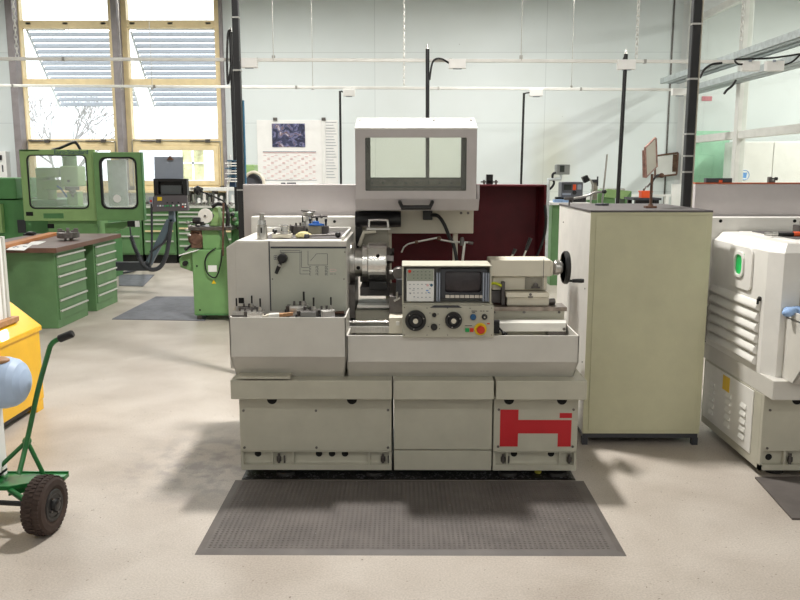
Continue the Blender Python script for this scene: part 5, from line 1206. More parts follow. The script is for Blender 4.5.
# slanted arm and control panel
Yc = 10.9
cp_ = thing('control_panel', P(165, 270, Yc), 'dark control panel with screen on a slanted grey arm', 'control panel')
cp_.location.z = 0; ORG[cp_.name] = Vector(cp_.location)
def Q(name, mb, m, parent=cp_, **k): return obj(name, mb, m, parent, **k)
fy = lambda px, py: P(px, py, Yc)
b0 = FL(140, 262); 
Q('floor_beam', MB().box(X(104, Yc, 264), X(149, Yc, 264), Yc, Yc+.1, Z(271, Yc), Z(262.5, Yc)).box(X(105, Yc, 264), X(112, Yc, 264), Yc, Yc+.1, 0, Z(271, Yc)), 'charcoal')
mat('arm_grey', (92, 106, 118), .45, var=.04)
s0, s1 = fy(147, 263), fy(171, 222)
Q('slanted_arm', MB().hexa([fy(143.5, 266), fy(150.5, 266), fy(150.5, 266)+Vector((0, .08, 0)), fy(143.5, 266)+Vector((0, .08, 0)), fy(166.5, 219), fy(174.5, 219), fy(174.5, 219)+Vector((0, .08, 0)), fy(166.5, 219)+Vector((0, .08, 0))]).hexa([fy(168, 222), fy(174.5, 222), fy(174.5, 222)+Vector((0, .08, 0)), fy(168, 222)+Vector((0, .08, 0)), fy(168.5, 211), fy(173.5, 211), fy(173.5, 211)+Vector((0, .08, 0)), fy(168.5, 211)+Vector((0, .08, 0))]), 'arm_grey', bevel=.006)
kb_ = Q('keyboard_unit', MB().hexa([fy(154.5, 211.5)+Vector((0, -.1, 0)), fy(190, 210.5)+Vector((0, -.1, 0)), fy(189, 210)+Vector((0, .05, 0)), fy(154.5, 211)+Vector((0, .05, 0)), fy(153.5, 195.5), fy(187, 195), fy(186, 195)+Vector((0, .05, 0)), fy(153.5, 195.5)+Vector((0, .05, 0))]), 'charcoal', bevel=.008)
mat('panel_plum', (86, 80, 84), .5, var=.04); kb_.data.materials[0] = MT['panel_plum']
mo = Q('monitor', MB().frame(X(153.5, Yc, 187), X(187, Yc, 187), Z(195.5, Yc), Z(178.7, Yc), X(158, Yc, 187), X(182.5, Yc, 187), Z(194.2, Yc), Z(181.5, Yc), Yc, Yc+.08).box(X(153.5, Yc, 187), X(187, Yc, 187), Yc+.08, Yc+.1, Z(195.5, Yc), Z(178.7, Yc)), 'black', bevel=.006)
Q('screen', MB().bp(161, 181.5, 185.5, 194.3, Yc+.05, Yc+.07), 'screen_grey', mo)
def kq(a, b_, c_, d_, m, nm='key'):
    # key standing on the sloping keyboard face
    f = lambda py: Yc-.1*(py-195.3)/16
    p = MB().hexa([P(a, d_, f(d_)-.012), P(b_, d_, f(d_)-.012), P(b_, d_, f(d_)+.01), P(a, d_, f(d_)+.01), P(a, c_, f(c_)-.012), P(b_, c_, f(c_)-.012), P(b_, c_, f(c_)+.01), P(a, c_, f(c_)+.01)])
    Q(nm, p, m, kb_)
kq(157.3, 162, 197, 200.7, 'yellow_knob', 'emergency_plate'); kq(158.8, 160.4, 198, 199.8, 'button_red', 'emergency_button')
for a, c_, m in ((157, 205, 'paper_grey'), (159.5, 205, 'paper'), (162, 205, 'paper_grey'), (164.5, 205.2, 'button_green'), (167, 205, 'button_green'), (170, 205, 'button_green'), (172.5, 204.8, 'paper'), (176, 204.7, 'button_green'), (178, 204.5, 'paper'), (182, 203.5, 'paper'), (184.5, 203.5, 'paper'), (182, 206, 'button_red'), (184.5, 206, 'paper'), (166.5, 202, 'black'), (171.5, 202, 'black'), (177.5, 201.8, 'black')): kq(a, a+1.6, c_, c_+1.5, m)
pd = Q('pendant', MB().bp(148.5, 152.8, 197, 204, Yc-.02, Yc+.03), 'paper_grey', bevel=.006)
Q('pendant_button', MB().cyl(P(151, 201, Yc-.02), P(151, 201, Yc-.03), .015, n=10), 'button_red', pd)
Q('pendant_cable', MB().tube([fy(151.5, 204), fy(151.8, 225), fy(151.5, 255), fy(149, 268)], .016, 8), 'charcoal', pd)
def coil(pts, R_, turns, name, parent):
    P_ = [Vector(p) for p in pts]; m = []; N = turns*9
    seg = [0]
    for a, b_ in zip(P_, P_[1:]): seg.append(seg[-1]+(b_-a).length)
    for i in range(N+1):
        s_ = seg[-1]*i/N; j = 0
        while j < len(P_)-2 and seg[j+1] < s_: j += 1
        t_ = (s_-seg[j])/(seg[j+1]-seg[j]); p = P_[j].lerp(P_[j+1], t_); d = (P_[j+1]-P_[j]).normalized(); a = Vector((0, 1, 0)); b_ = d.cross(a).normalized()
        an = 2*PI*i/9; m.append(p+(a*math.cos(an)+b_*math.sin(an))*R_)
    Q(name, MB().tube(m, .010, 5, False), 'charcoal', parent)
coil([P(131, 236, Yc), P(134, 246, Yc), P(139, 257, Yc)], .022, 14, 'coiled_cable', pd)
Q('hose', MB().tube([P(130, 227, Yc), P(130.5, 232, Yc), P(131, 236, Yc)], .012, 6, False).tube([fy(139, 257), fy(143, 264), fy(151, 269.5), fy(160, 267), fy(166, 256), fy(169, 240), fy(171, 222)], .03, 8).tube([fy(150, 252), fy(158, 247), fy(165, 241), fy(170, 228)], .016, 8), 'charcoal', pd)
Q('ground_cable', MB().tube([FL(118, 275)+Vector((0, 0, .03)), FL(132, 273)+Vector((0, 0, .03)), FL(144, 267)+Vector((0, 0, .03)), fy(148, 262)], .02, 8), 'charcoal')
cb_ = thing('clipboard', P(169, 179, Yc+.1), 'grey sheet in a bulldog clip standing behind the control screen', 'clipboard')
obj('sheet', MB().hexa([P(154.8, 179, Yc+.1), P(183.5, 178.5, Yc+.1), P(183.5, 178.5, Yc+.11), P(154.8, 179, Yc+.11), P(154.2, 156.8, Yc+.1), P(183, 157, Yc+.1), P(183, 157, Yc+.11), P(154.2, 156.8, Yc+.11)]), 'paper_grey', cb_)
obj('bulldog_clip', MB().prism([(X(165, Yc, 158), Z(160, Yc)), (X(172, Yc, 158), Z(160, Yc)), (X(170, Yc, 158), Z(157.6, Yc)), (X(168.5, Yc, 158), Z(155.8, Yc)), (X(167, Yc, 158), Z(157.6, Yc))], 'y', Yc+.06, Yc+.12), 'brown_steel', cb_)
# ================================================================ GREEN DRAWER CABINETS BY THE WINDOWS
Yd = 14.2; zdt = Z(208, Yd); 
for px0, px1, rows, lab in ((113, 141.5, (219, 236), 'green drawer cabinet below the windows, leftmost, with two large drawers'), (143.5, 175.5, (214.5, 220, 223.8, 230.8, 241), 'green drawer cabinet behind the slanted arm'), (177.5, 209, (212, 216, 222, 228, 233, 239, 245.5), 'green drawer cabinet left of the tool grinder'), (211, 243, (212, 217, 224, 231, 239, 246), 'green drawer cabinet hidden behind the tool grinder')):
    t = thing('drawer_cabinet', (X((px0+px1)/2, Yd, 230), Yd+.3, 0), lab, 'drawer cabinet', 'green drawer cabinets by the windows')
    a, b_ = X(px0, Yd, 230), X(px1, Yd, 230); zb0 = Z(255, Yd)
    obj('carcass', MB().box(a, b_, Yd, Yd+.6, zb0, zdt), 'green_cabinet', t, bevel=.005)
    obj('plinth', MB().box(a+.01, b_-.01, Yd+.04, Yd+.58, 0, zb0), 'black', t)
    rr = list(rows)+[254]
    for k_, (r0, r1) in enumerate(zip(rr, rr[1:])):
        d_ = obj('drawer', MB().box(a+.03, b_-.03, Yd-.015, Yd, Z(r1-.6, Yd), Z(r0-1, Yd)), 'green_cabinet', t, bevel=.003)
        obj('drawer_grip', MB().box(a+.035, b_-.035, Yd-.035, Yd-.015, Z(r0+1.1, Yd), Z(r0-.4, Yd)), 'silver_handle' if k_ != 3 else 'wood_frame', d_)
zq_ = zdt
o = obj('cabinet_board', MB().box(X(113, Yd, 207), X(243, Yd, 207), Yd-.05, Yd+.65, zdt, zdt+.03), 'silver_handle', label='long grey board on top of the green drawer cabinets', cat='worktop')
zq_ = zdt+.03; random.seed(21)
kinds = []
def vise(c, lab, s):
    t = thing('machine_vise', c, lab, 'vise', 'machine vises on the drawer cabinets')
    obj('base', MB().box(c.x-.12*s, c.x+.12*s, c.y-.08, c.y+.08, c.z, c.z+.05*s).box(c.x-.12*s, c.x-.06*s, c.y-.08, c.y+.08, c.z+.05*s, c.z+.13*s), 'steel', t, bevel=.004)
    obj('jaw', MB().box(c.x+.02*s, c.x+.08*s, c.y-.07, c.y+.07, c.z+.05*s, c.z+.12*s), 'steel_dark', t, bevel=.004)
    obj('handle', MB().cyl((c.x+.08*s, c.y, c.z+.08*s), (c.x+.18*s, c.y, c.z+.08*s), .012, n=8).cyl((c.x+.18*s, c.y-.08, c.z+.08*s), (c.x+.18*s, c.y+.08, c.z+.08*s), .008, n=8), 'steel_bright', t)
    return t
vl = ['left of the control panel', 'just right of the control panel', 'second to the right of the control panel', 'third to the right of the control panel', 'under the black lamp', 'just behind the grinding disc', 'farthest right beside the duct']
for i, px in enumerate((146, 193, 199, 206, 213, 221, 229)):
    vise(Vector((X(px, Yd+.2, 203), Yd+.2, zq_)), 'steel machine vise on the far cabinets, '+vl[i], (.62, .5, .42, .5, .45, .5, .5)[i])
sh = thing('wall_shelf', (X(215, 14.6, 190), 14.6, Z(190, 14.6)), 'long pale shelf tube under the right window', 'shelf')
obj('board', MB().bp(186, 243, 187.5, 191, 14.5, 14.8), 'rail_white', sh, bevel=.006)
for px in (190, 214, 240): x = X(px, 14.6, 190); obj('bracket', MB().box(x-.02, x+.02, 14.5, 14.85, zq_, Z(191, 14.5)), 'steel_dark', sh)
for i in range(9):
    px = 188+i*5.6; c = P(px, 205.5, 14.55); c.z = zq_; h = (.16, .2, .13, .22, .15, .2, .17, .12, .19)[i]
    obj('small_fitting', MB().turn(c, 'z', [(0, .05), (h*.4, .05), (h*.42, .03), (h, .028)], 10), ('white_metal', 'steel', 'paper')[i % 3], label='pale turned fitting in the row behind the far vises', cat='fitting', group='fittings in a row under the shelf')
# ================================================================ TOOL GRINDER
Yg_ = 8.72
gx = lambda px: X(px, Yg_, 270)
gr = thing('tool_grinder', (gx(212), Yg_+.3, 0), 'green tool grinder with silver disc standing behind the lathe', 'grinder')
def Gq(name, mb, m='green_paint', parent=gr, **k): return obj(name, mb, m, parent, **k)
gx1 = gx(233)
Gq('cabinet', MB().box(gx(192.5), gx1+.15, Yg_, Yg_+.55, .06, Z(250, Yg_)), bevel=.01)
Gq('skirt', MB().box(gx(194), gx1+.12, Yg_-.01, Yg_+.0, .06, Z(314, Yg_)).box(gx(203), gx1+.12, Yg_-.012, Yg_-.008, .08, Z(315, Yg_)), 'green_deep')
Gq('foot', MB().cyl((gx(196.5), Yg_+.05, 0), (gx(196.5), Yg_+.05, .06), .03, n=14), 'steel_dark'); Gq('foot', MB().cyl((gx1+.1, Yg_+.05, 0), (gx1+.1, Yg_+.05, .06), .03, n=14), 'steel_dark')
Gq('foot', MB().cyl((gx(196.5), Yg_+.5, 0), (gx(196.5), Yg_+.5, .06), .03, n=14), 'steel_dark'); Gq('foot', MB().cyl((gx1+.1, Yg_+.5, 0), (gx1+.1, Yg_+.5, .06), .03, n=14), 'steel_dark')
Gq('side_bracket', MB().prism([(gx(178), Z(260, Yg_)), (gx(179), Z(268, Yg_)), (gx(192.6), Z(273, Yg_)), (gx(192.6), Z(250.5, Yg_)), (gx(184), Z(253, Yg_))], 'y', Yg_+.05, Yg_+.3), bevel=.008)
Gq('bracket_top', MB().prism([(gx(180), Z(256, Yg_)), (gx(180), Z(255, Yg_)), (gx(199), Z(249.5, Yg_)), (gx(199), Z(250.5, Yg_))], 'y', Yg_-.02, Yg_+.3), 'paper')
Gq('side_knob', MB().turn(P(186, 263, Yg_+.05), (0, -1, 0), [(0, .025), (.04, .03), (.06, .026)], 18), 'black')
for px, py in ((197, 266), (200, 310)): Gq('screw', MB().cyl(P(px, py, Yg_), P(px, py, Yg_-.006), .01, n=8), 'dark_hole')
Gq('warning_sign', MB().prism([(gx(211.2), Z(283.8, Yg_)), (gx(215.6), Z(283.8, Yg_)), (gx(213.4), Z(279.8, Yg_))], 'y', Yg_-.002, Yg_), 'yellow_knob', label='yellow warning triangle')
Gq('rating_plate', MB().bp(208, 216.8, 265.5, 272, Yg_-.003, Yg_), 'paper')
Gq('cable', MB().tube([P(216, 248, Yg_-.02), P(208, 254, Yg_-.03), P(205, 263, Yg_-.03), P(208, 274, Yg_-.03), P(216, 277, Yg_-.03), P(221, 262, Yg_-.03), P(222, 250, Yg_-.03)], .008, 6), 'black')
# head
zh = Z(250, Yg_)
Gq('body', MB().hexa([(gx(202.5), Yg_+.05, zh), (gx(224), Yg_+.05, zh), (gx(224), Yg_+.4, zh), (gx(202.5), Yg_+.4, zh), (gx(202), Yg_+.05, Z(230, Yg_)), (gx(218), Yg_+.05, Z(230, Yg_)), (gx(218), Yg_+.4, Z(230, Yg_)), (gx(202), Yg_+.4, Z(230, Yg_))]), bevel=.01)
Gq('rust_drum', MB().turn((gx(196), Yg_+.12, Z(239, Yg_)), (0, -1, 0), [(0, .09), (.06, .09), (.08, .06)], 20).bp(190.5, 202, 230.5, 248.5, Yg_+.05, Yg_+.25), 'brown_steel', bevel=.01)
Gq('table', MB().bp(188, 231, 227, 230.6, Yg_, Yg_+.45), 'brown_steel', bevel=.005)
LAST.data.materials[0] = MT['steel_dark']
Gq('spindle_post', MB().hexa([(gx(207), Yg_+.15, Z(227, Yg_)), (gx(219), Yg_+.15, Z(227, Yg_)), (gx(219), Yg_+.35, Z(227, Yg_)), (gx(207), Yg_+.35, Z(227, Yg_)), (gx(212.5), Yg_+.15, Z(208, Yg_)), (gx(216.5), Yg_+.15, Z(208, Yg_)), (gx(216.5), Yg_+.3, Z(208, Yg_)), (gx(212.5), Yg_+.3, Z(208, Yg_))]), 'green_light', bevel=.008)
dc = P(205.8, 215.8, Yg_+.1)
gd_ = Gq('grinding_disc', MB().turn(dc, (0, -1, 0), [(0, .078), (.02, .082), (.026, .08), (.026, .02), (.034, .018)], 36), 'white_metal'); Gq('disc_hub', MB().cyl(dc-Vector((0, .034, 0)), dc-Vector((0, .04, 0)), .012, n=12), 'steel_dark', gd_)
Gq('disc_arbor', MB().cyl(dc, dc+Vector((.1, .12, 0)), .03, n=14), 'steel_dark')
Gq('motor', MB().turn(P(193, 220.5, Yg_+.05), 'x', [(0, .03), (.02, .036), (.07, .036), (.08, .03)], 18).bp(195, 203, 222, 226, Yg_+.03, Yg_+.15), 'black')
random.seed(9); cl = MB()
for px, py in ((190, 226), (187, 230), (189, 235), (194, 226.5), (188, 222.5), (199, 225)): p = P(px, py, Yg_+.04); cl.turn(p, 'x', [(-.02, .012), (0, .016), (.02, .01)], 10).cyl(p, p+Vector((.04, .04, 0)), .008, n=6)
Gq('clamping_parts', cl, 'steel')
Gq('feed_screw', MB().cyl(P(186, 249, Yg_), P(192, 245, Yg_+.1), .014, n=10).ball(P(186, 249, Yg_), .022), 'black')
Gq('vertical_rod', MB().tube([P(223.5, 203, Yg_-.02), P(222.8, 256, Yg_-.02)], .012, 8, False), 'brown_steel')
Gq('flex_hose', MB().tube([P(212, 207, Yg_+.1), P(218, 204, Yg_+.1), P(225, 206, Yg_+.05), P(228, 213, Yg_), P(228, 226, Yg_)], .02, 8), 'black')
Gq('lamp_arm', MB().tube([P(198, 190.5, Yg_), P(208, 194, Yg_), P(216, 197.5, Yg_), P(226, 205, Yg_+.05), P(226, 228, Yg_+.1)], .009, 8), 'black')
Gq('lamp_head', MB().turn(P(194.5, 188, Yg_), (.8, -.1, -.5), [(0, .02), (.02, .045), (.07, .05), (.08, .044)], 16), 'black'); Gq('lamp_front', MB().box(gx(195), gx(198.5), Yg_-.05, Yg_-.03, Z(190, Yg_), Z(187.5, Yg_)), 'steel')
Gq('rear_housing', MB().box(gx(226), gx(243), Yg_+.3, Yg_+.6, zh-.1, Z(214, Yg_)), 'green_deep', bevel=.02)
for i in range(6): Gq('rear_fitting', MB().turn(P(228+i*2.2, 206+(i*13 % 11)*2.2, Yg_+.22), 'y', [(-.05, .016), (0, .024), (.05, .02)], 10), ('steel', 'green_deep', 'black')[i % 3])
# rack with white and blue strips near the pole
t = thing('cable_tag_rack', P(232, 186, 9.1), 'rack of small white and blue strips on the thin left pole', 'rack')
obj('stem', MB().tube([P(227.5, 186, 9.1), P(230, 178, 9.1), P(230.5, 155, 9.1)], .015, 6, False).cyl(P(227.5, 186, 9.1), P(227.5, 216, 9.1), .012, n=6), 'paper', t)
for i in range(9):
    obj('strip', MB().bp(225 if i % 2 else 227, 236, 160+i*2.6, 161.1+i*2.6, 9.05, 9.12), 'paper' if i % 3 else 'teal', t)
obj('block', MB().bp(229, 235, 160, 187, 9.13, 9.18), 'ink', t); LAST.data.materials[0] = MT['blue_dark']
# green dial machine peeking over the splash board
t = thing('grinding_machine', (X(252, 8, 200), 8, 0), 'green machine with round cream guard peeking over the splash board', 'machine')
obj('housing', MB().box(X(245, 8, 172), X(254.5, 8, 172), 8, 8.2, 0, Z(164.5, 8)), 'green_light', t, bevel=.01)
obj('wheel_guard', MB().torus(P(254, 183, 7.9), (.25, 1, 0), .105, .016, 30, 8), 'cream_paint', t)
obj('guard_cover', MB().cyl(P(253, 183, 7.93), P(253, 183, 7.98), .09, n=28), 'charcoal', t)
obj('wheel_support', MB().cyl(P(253, 183, 7.98), P(252, 183, 8.02), .04, n=14), 'charcoal', t)
# ================================================================ FAR LEFT: YELLOW GRIT BOX, CART
yf0, yf1 = 3.9, 5.42
xr_ = X(41, 5.4, 370); zlo = .6
zfl = .07
box_ = thing('grit_bin', (xr_-.5, 4.6, 0), 'yellow steel bin with a sloping lid at the left edge', 'bin')
q0 = FL(42, 409.5, .07); q1 = P(38, 326, q0.y)
pts = [(xr_, zfl), (xr_, Z(329, yf1)), (xr_-.95, Z(329, yf1)+.42), (xr_-.95, zfl)]
obj('body', MB().prism(pts, 'y', yf0, yf1), 'yellow_paint', box_, bevel=.006)
zl_ = Z(329, yf1)
obj('lid', MB().prism([(xr_+.012, zl_-.012), (xr_+.012, zl_+.02), (xr_-.22, zl_+.21), (xr_-.95, zl_+.45), (xr_-.95, zl_+.42), (xr_-.22, zl_+.17)], 'y', yf0-.01, yf1+.012), 'yellow_paint', box_, bevel=.004)
obj('skid', MB().box(xr_-.08, xr_-.02, yf0+.1, yf0+.2, 0, zfl).box(xr_-.08, xr_-.0, yf1-.12, yf1-.02, 0, zfl).box(xr_-.9, xr_-.82, yf0+.1, yf0+.2, 0, zfl).box(xr_-.9, xr_-.82, yf1-.12, yf1-.02, 0, zfl), 'yellow_paint', box_)
obj('under_frame', MB().box(xr_-.9, xr_-.03, yf0+.05, yf1-.05, .03, zfl), 'black', box_)
yc_ = xr_/( (20.5-405)/800 )*1.0
yl_ = 4.72
lx = MB(Matrix.Translation((xr_, 0, 0)) @ Matrix.Rotation(PI/2, 4, 'Z'))
lx.frame(yl_-.07, yl_+.09, Z(357.5, yl_), Z(347.5, yl_), yl_-.055, yl_+.075, Z(355.5, yl_), Z(349.5, yl_), -.014, .0, .004, 3)
obj('grip_frame', lx, 'yellow_paint', box_, bevel=.002)
obj('grip_bar', MB().tube([(xr_+.01, yl_-.055, Z(351.5, yl_)), (xr_+.022, yl_-.03, Z(351.5, yl_)), (xr_+.022, yl_+.05, Z(351.5, yl_)), (xr_+.01, yl_+.075, Z(351.5, yl_))], .007, 8, False), 'yellow_paint', box_)
# aluminium-edged board on a wooden ledge, standing on the sloping lid
xv = xr_-.095; zlg = zl_+.022+.095*.19/.232-.012
t = thing('framed_panel', (xv, 4.8, zlg), 'pale panel with aluminium edge standing on the yellow bin', 'panel')
ztp = Z(238, 5.2)
obj('panel', MB().box(xv-.012, xv+.004, 4.4, 5.17, zlg+.035, ztp), 'paper', t)
obj('aluminium_edge', MB().box(xv-.016, xv+.016, 5.17, 5.2, zlg+.035, ztp+.01), 'silver_handle', t, bevel=.002)
obj('aluminium_edge', MB().box(xv+.004, xv+.01, 5.12, 5.135, zlg+.035, ztp), 'silver_handle', t)
obj('wooden_ledge', MB().box(xv-.02, xv+.05, 4.3, 5.24, zlg, zlg+.035), 'wood_handle', t, bevel=.003)
# hand cart
ct = thing('hand_cart', FL(30, 520), 'green hand cart with black pneumatic wheel at the left edge', 'cart')
def Cq(name, mb, m='green_cart', parent=ct, **k): return obj(name, mb, m, parent, **k)
zd = .335
wcx = FL(46, 531); R_w = .135
wcn = Vector((wcx.x, wcx.y, R_w)); 
Yd0 = P(30, 485, 3.4)
dk = [FL(63.5, 474, .30), FL(63.5, 474, .30)]
a1 = P(63.5, 477, 3.68); zdk = Z(487, 3.57)
mw = []
dkx = a1.x
Cq('platform', MB().prism([(-2.3, 3.565), (X(8, 3.565, 487), 3.565), (dkx, 3.69), (dkx, 3.745), (-2.3, 3.745)], 'z', zdk-.022, zdk), bevel=.003)
Cq('platform_lip', MB().box(-2.3, dkx, 3.735, 3.745, zdk, zdk+.008), bevel=.002)
Cq('frame', MB().hexa([(X(8, 3.57, 490), 3.57, zdk-.05), (dkx-.03, 3.70, zdk-.05), (dkx-.03, 3.72, zdk-.05), (X(8, 3.57, 490), 3.6, zdk-.05), (X(8, 3.57, 490), 3.57, zdk-.02), (dkx-.03, 3.70, zdk-.02), (dkx-.03, 3.72, zdk-.02), (X(8, 3.57, 490), 3.6, zdk-.02)]).tube([P(10, 490, 3.58), P(36, 508, 3.44)], .014, 8, False))
ax_ = Vector((.995, -.1, 0)).normalized()
wt_ = MB(); c = Vector((X(45.5, 3.47, 500), 3.46, R_w))
prof = [(-.045, .075), (-.05, .09), (-.048, .115), (-.036, .130), (0, R_w-.002), (.036, .130), (.048, .115), (.05, .09), (.045, .075)]
wt_.turn(c, ax_, prof, 44)
M = Matrix.Translation(c) @ ax_.to_track_quat('X', 'Z').to_matrix().to_4x4()
wt_.M = M
for i in range(40):
    for j, off in ((-1, 0), (0, .5), (1, 0)):
        a = 2*PI*(i+off)/40; rr_ = R_w-.001 if j == 0 else R_w-.006
        u = Vector((0, math.cos(a), math.sin(a))); v = Vector((0, -math.sin(a), math.cos(a))); w_ = Vector((1, 0, 0)); cc_ = u*rr_+w_*j*.029
        h_ = .0065; V = [cc_+v*s1*h_+w_*s2*.011+u*s3 for s3 in (-.004, .004) for s1, s2 in ((-1, -1), (1, -1), (1, 1), (-1, 1))]
        wt_.add(V, [(0, 1, 2, 3), (4, 5, 6, 7), (0, 1, 5, 4), (1, 2, 6, 5), (2, 3, 7, 6), (3, 0, 4, 7)])
wh = Cq('wheel', wt_, 'rubber')
mat('tyre', (60, 46, 40), .8, var=.15, bump=.3); wh.data.materials[0] = MT['tyre']
Cq('rim', MB().turn(c, ax_, [(-.046, .072), (.046, .074), (.05, .07), (.05, .055), (.047, .05), (.047, .03), (.062, .026), (.066, .012)], 30), 'black', wh)
bl = MB(M)
for a in range(4): u = Vector((0, math.cos(a*PI/2+.4), math.sin(a*PI/2+.4)))*.04; bl.cyl(u+Vector((.047, 0, 0)), u+Vector((.056, 0, 0)), .006, n=8)
Cq('rim_bolts', bl, 'steel_dark', wh)
Cq('axle', MB().cyl(c-ax_*.05, c-ax_*.9, .012, n=12), 'black')
c2 = c-ax_*.62; wl = MB().turn(c2, ax_, prof, 36); w2 = Cq('wheel', wl, 'tyre'); Cq('rim', MB().turn(c2, ax_, [(-.03, .076), (.03, .076)], 24), 'black', w2)
Yp = 3.73
ap = P(27, 441, Yp)
Cq('handle_bar', MB().tube([P(19, 474, Yp-.1), P(27, 441, Yp-.02), P(38, 390, Yp), P(48.5, 352, Yp), P(51, 345, Yp), P(55, 341, Yp), P(62, 337.5, Yp)], .0125, 10), 'green_cart')
Cq('brace', MB().tube([ap, P(43.5, 474, Yp)], .011, 8, False), 'green_cart'); Cq('brace', MB().tube([ap, P(-12, 478, Yp-.05)], .011, 8, False), 'green_cart')
Cq('clevis', MB().ball(ap, .022, 14), 'green_cart')
Cq('grip', MB().turn(P(59, 339, Yp), (P(74, 333, Yp)-P(59, 339, Yp)).normalized(), [(0, .016), (.004, .019), (.068, .019), (.074, .015)], 18), 'black')
# light blue rolled sack lying on a white box on the cart
zpt = zdk+.0
t = thing('white_crate', (X(-12, 3.5, 440), 3.55, zpt), 'white upright crate standing on the hand cart at the left edge', 'crate')
xc = X(4.5, 3.74, 430); zct = Z(408, 3.66)
obj('wall', MB().frame(-2.28, xc, zpt+.012, zct, -2.44, xc-.05, zpt+.06, zct-.04, 3.58, 3.6).box(-2.28, xc, 3.6, 3.74, zpt+.012, zpt+.03).box(xc-.015, xc, 3.6, 3.74, zpt+.012, zct).box(-2.28, xc, 3.6, 3.74, zct-.015, zct), 'paper', t, bevel=.003); t.location.z
obj('runner', MB().box(-2.28, xc, 3.6, 3.63, zpt, zpt+.012).box(-2.5, xc, 3.7, 3.74, zpt, zpt+.012), 'paper', t)
rr_ = .122
cz = zct+rr_; xe_ = X(22.5, 3.6, 380)
t = thing('blue_sack', (xe_-.3, 3.66, zct), 'rounded light blue sack lying on the white crate at the left edge', 'sack')
obj('sack', MB().turn((xe_, 3.66, cz), (-1, 0, 0), [(0, .01), (.004, .035), (.015, .065), (.035, .095), (.06, .112), (.1, rr_), (.48, rr_), (.53, .1)], 36), 'blue_bag', t)
obj('open_end', MB().ball((xe_-.14, 3.63, cz+rr_-.01), .06, 16, (1.2, .8, .35)), 'sponge', t); LAST.data.materials[0] = MT['wood_handle']
# ================================================================ FAR RIGHT BACKGROUND
Yr = 11.5
t = thing('readout_bench', (X(572, Yr, 205), Yr+.2, 0), 'white bench top with green body behind the maroon enclosure', 'bench')
obj('top', MB().bp(550, 590, 202.5, 205, Yr-.1, Yr+.5), 'paper', t); zbt = Z(202.5, Yr-.1)
obj('body', MB().box(X(552, Yr, 210), X(588, Yr, 210), Yr, Yr+.45, 0, Z(205, Yr-.1)), 'green_cabinet', t)
t = thing('digital_readout', (X(572, Yr, 190), Yr, Z(202.5, Yr)), 'grey digital readout unit with orange keys behind the maroon enclosure', 'readout')
obj('stand', MB().bp(556, 586, 197, 202.5, Yr+.05, Yr+.15), 'black', t)
obj('case', MB().bp(561.5, 583, 182, 197.5, Yr, Yr+.25), 'ink', t, bevel=.01); mat('readout_grey', (94, 97, 104), .45, var=.04); LAST.data.materials[0] = MT['readout_grey']
obj('display', MB().bp(564, 571.5, 184.5, 190, Yr-.01, Yr), 'mill_window_dark', t)
obj('orange_keys', MB().bp(573, 576, 184.5, 190, Yr-.012, Yr), 'orange_box', t); obj('keys', MB().bp(577.5, 581.5, 184.5, 189.5, Yr-.008, Yr), 'paper_grey', t); obj('key_row', MB().bp(562.5, 571, 193, 195, Yr-.008, Yr), 'paper_grey', t); obj('dial', MB().cyl(P(574.5, 192.5, Yr), P(574.5, 192.5, Yr-.02), .03, n=12), 'black', t)
t = thing('blue_papers', (X(563, Yr-.05, 200), Yr, zbt), 'small stack of blue and white papers on the white bench', 'papers')
obj('stack', MB().box(X(553, Yr, 200), X(571, Yr, 200), Yr-.08, Yr+.02, zbt, zbt+.04), 'blue_cloth', t)
t = thing('monitor', (X(563, Yr-.3, 180), Yr-.3, 0), 'small grey monitor raised on a bent arm', 'monitor')
obj('case', MB().bp(556.5, 570, 164.3, 174.5, Yr-.35, Yr-.2), 'bezel_grey', t, bevel=.008); LAST.data.materials[0] = MT['paper_grey'] if False else MT['bezel_grey']
mat('monitor_grey', (140, 144, 142), .5, var=.03); LAST.data.materials[0] = MT['monitor_grey']
obj('screen', MB().bp(560, 564.5, 165.5, 172, Yr-.36, Yr-.35), 'mill_window_dark', t)
Yn = Yr-.3
obj('arm', MB().tube([P(561, 174.5, Yn), P(560.5, 179, Yn), P(548.5, 179.5, Yn), P(548, 189, Yn)], .025, 8, False).cyl(P(548, 189, Yn), (P(548, 189, Yn).x, Yn, 0), .025, n=8), 'tray_zinc', t)
obj('cable', MB().tube([P(556, 172.5, Yn), P(553, 174, Yn), P(552.5, 178, Yn), P(554, 183, Yn), P(551, 188, Yn), P(547, 190, Yn)], .016, 8), 'black', t)
t = thing('work_lamp', (X(590, Yr, 200), Yr, 0), 'black square work lamp on a jointed arm right of the readout', 'lamp')
obj('head', MB(Matrix.Translation(P(585.5, 179, Yr)) @ Matrix.Rotation(-.45, 4, 'Y')).box(-.04, .04, -.05, .05, -.045, .045), 'black', t, bevel=.006)
obj('arm', MB().tube([P(588, 178, Yr), P(591, 181, Yr), P(593, 187, Yr), P(591, 194, Yr)], .013, 8).cyl(P(591, 194, Yr), (P(591, 194, Yr).x, Yr, 0), .013, n=8), 'steel', t)
t = thing('bench_drill', (X(596, Yr+.1, 200), Yr+.1, 0), 'small brown and green bench machine between lamp and stand', 'machine')
Yz = Yr+.15
obj('column', MB().bp(593, 597.5, 180, 205, Yz, Yz+.1).box(X(593.5, Yz, 205), X(597, Yz, 205), Yz, Yz+.1, 0, Z(205, Yz)), 'brown_steel', t); LAST.data.materials[0] = MT['guard_metal']
obj('head', MB().bp(592, 598, 179.5, 182.5, Yz-.04, Yz).cyl(P(597.5, 186, Yz), P(597.7, 176.5, Yz), .012, n=8), 'charcoal', t)
obj('table', MB().bp(587.5, 597, 200, 210, Yz-.05, Yz+.15), 'green_cabinet', t)
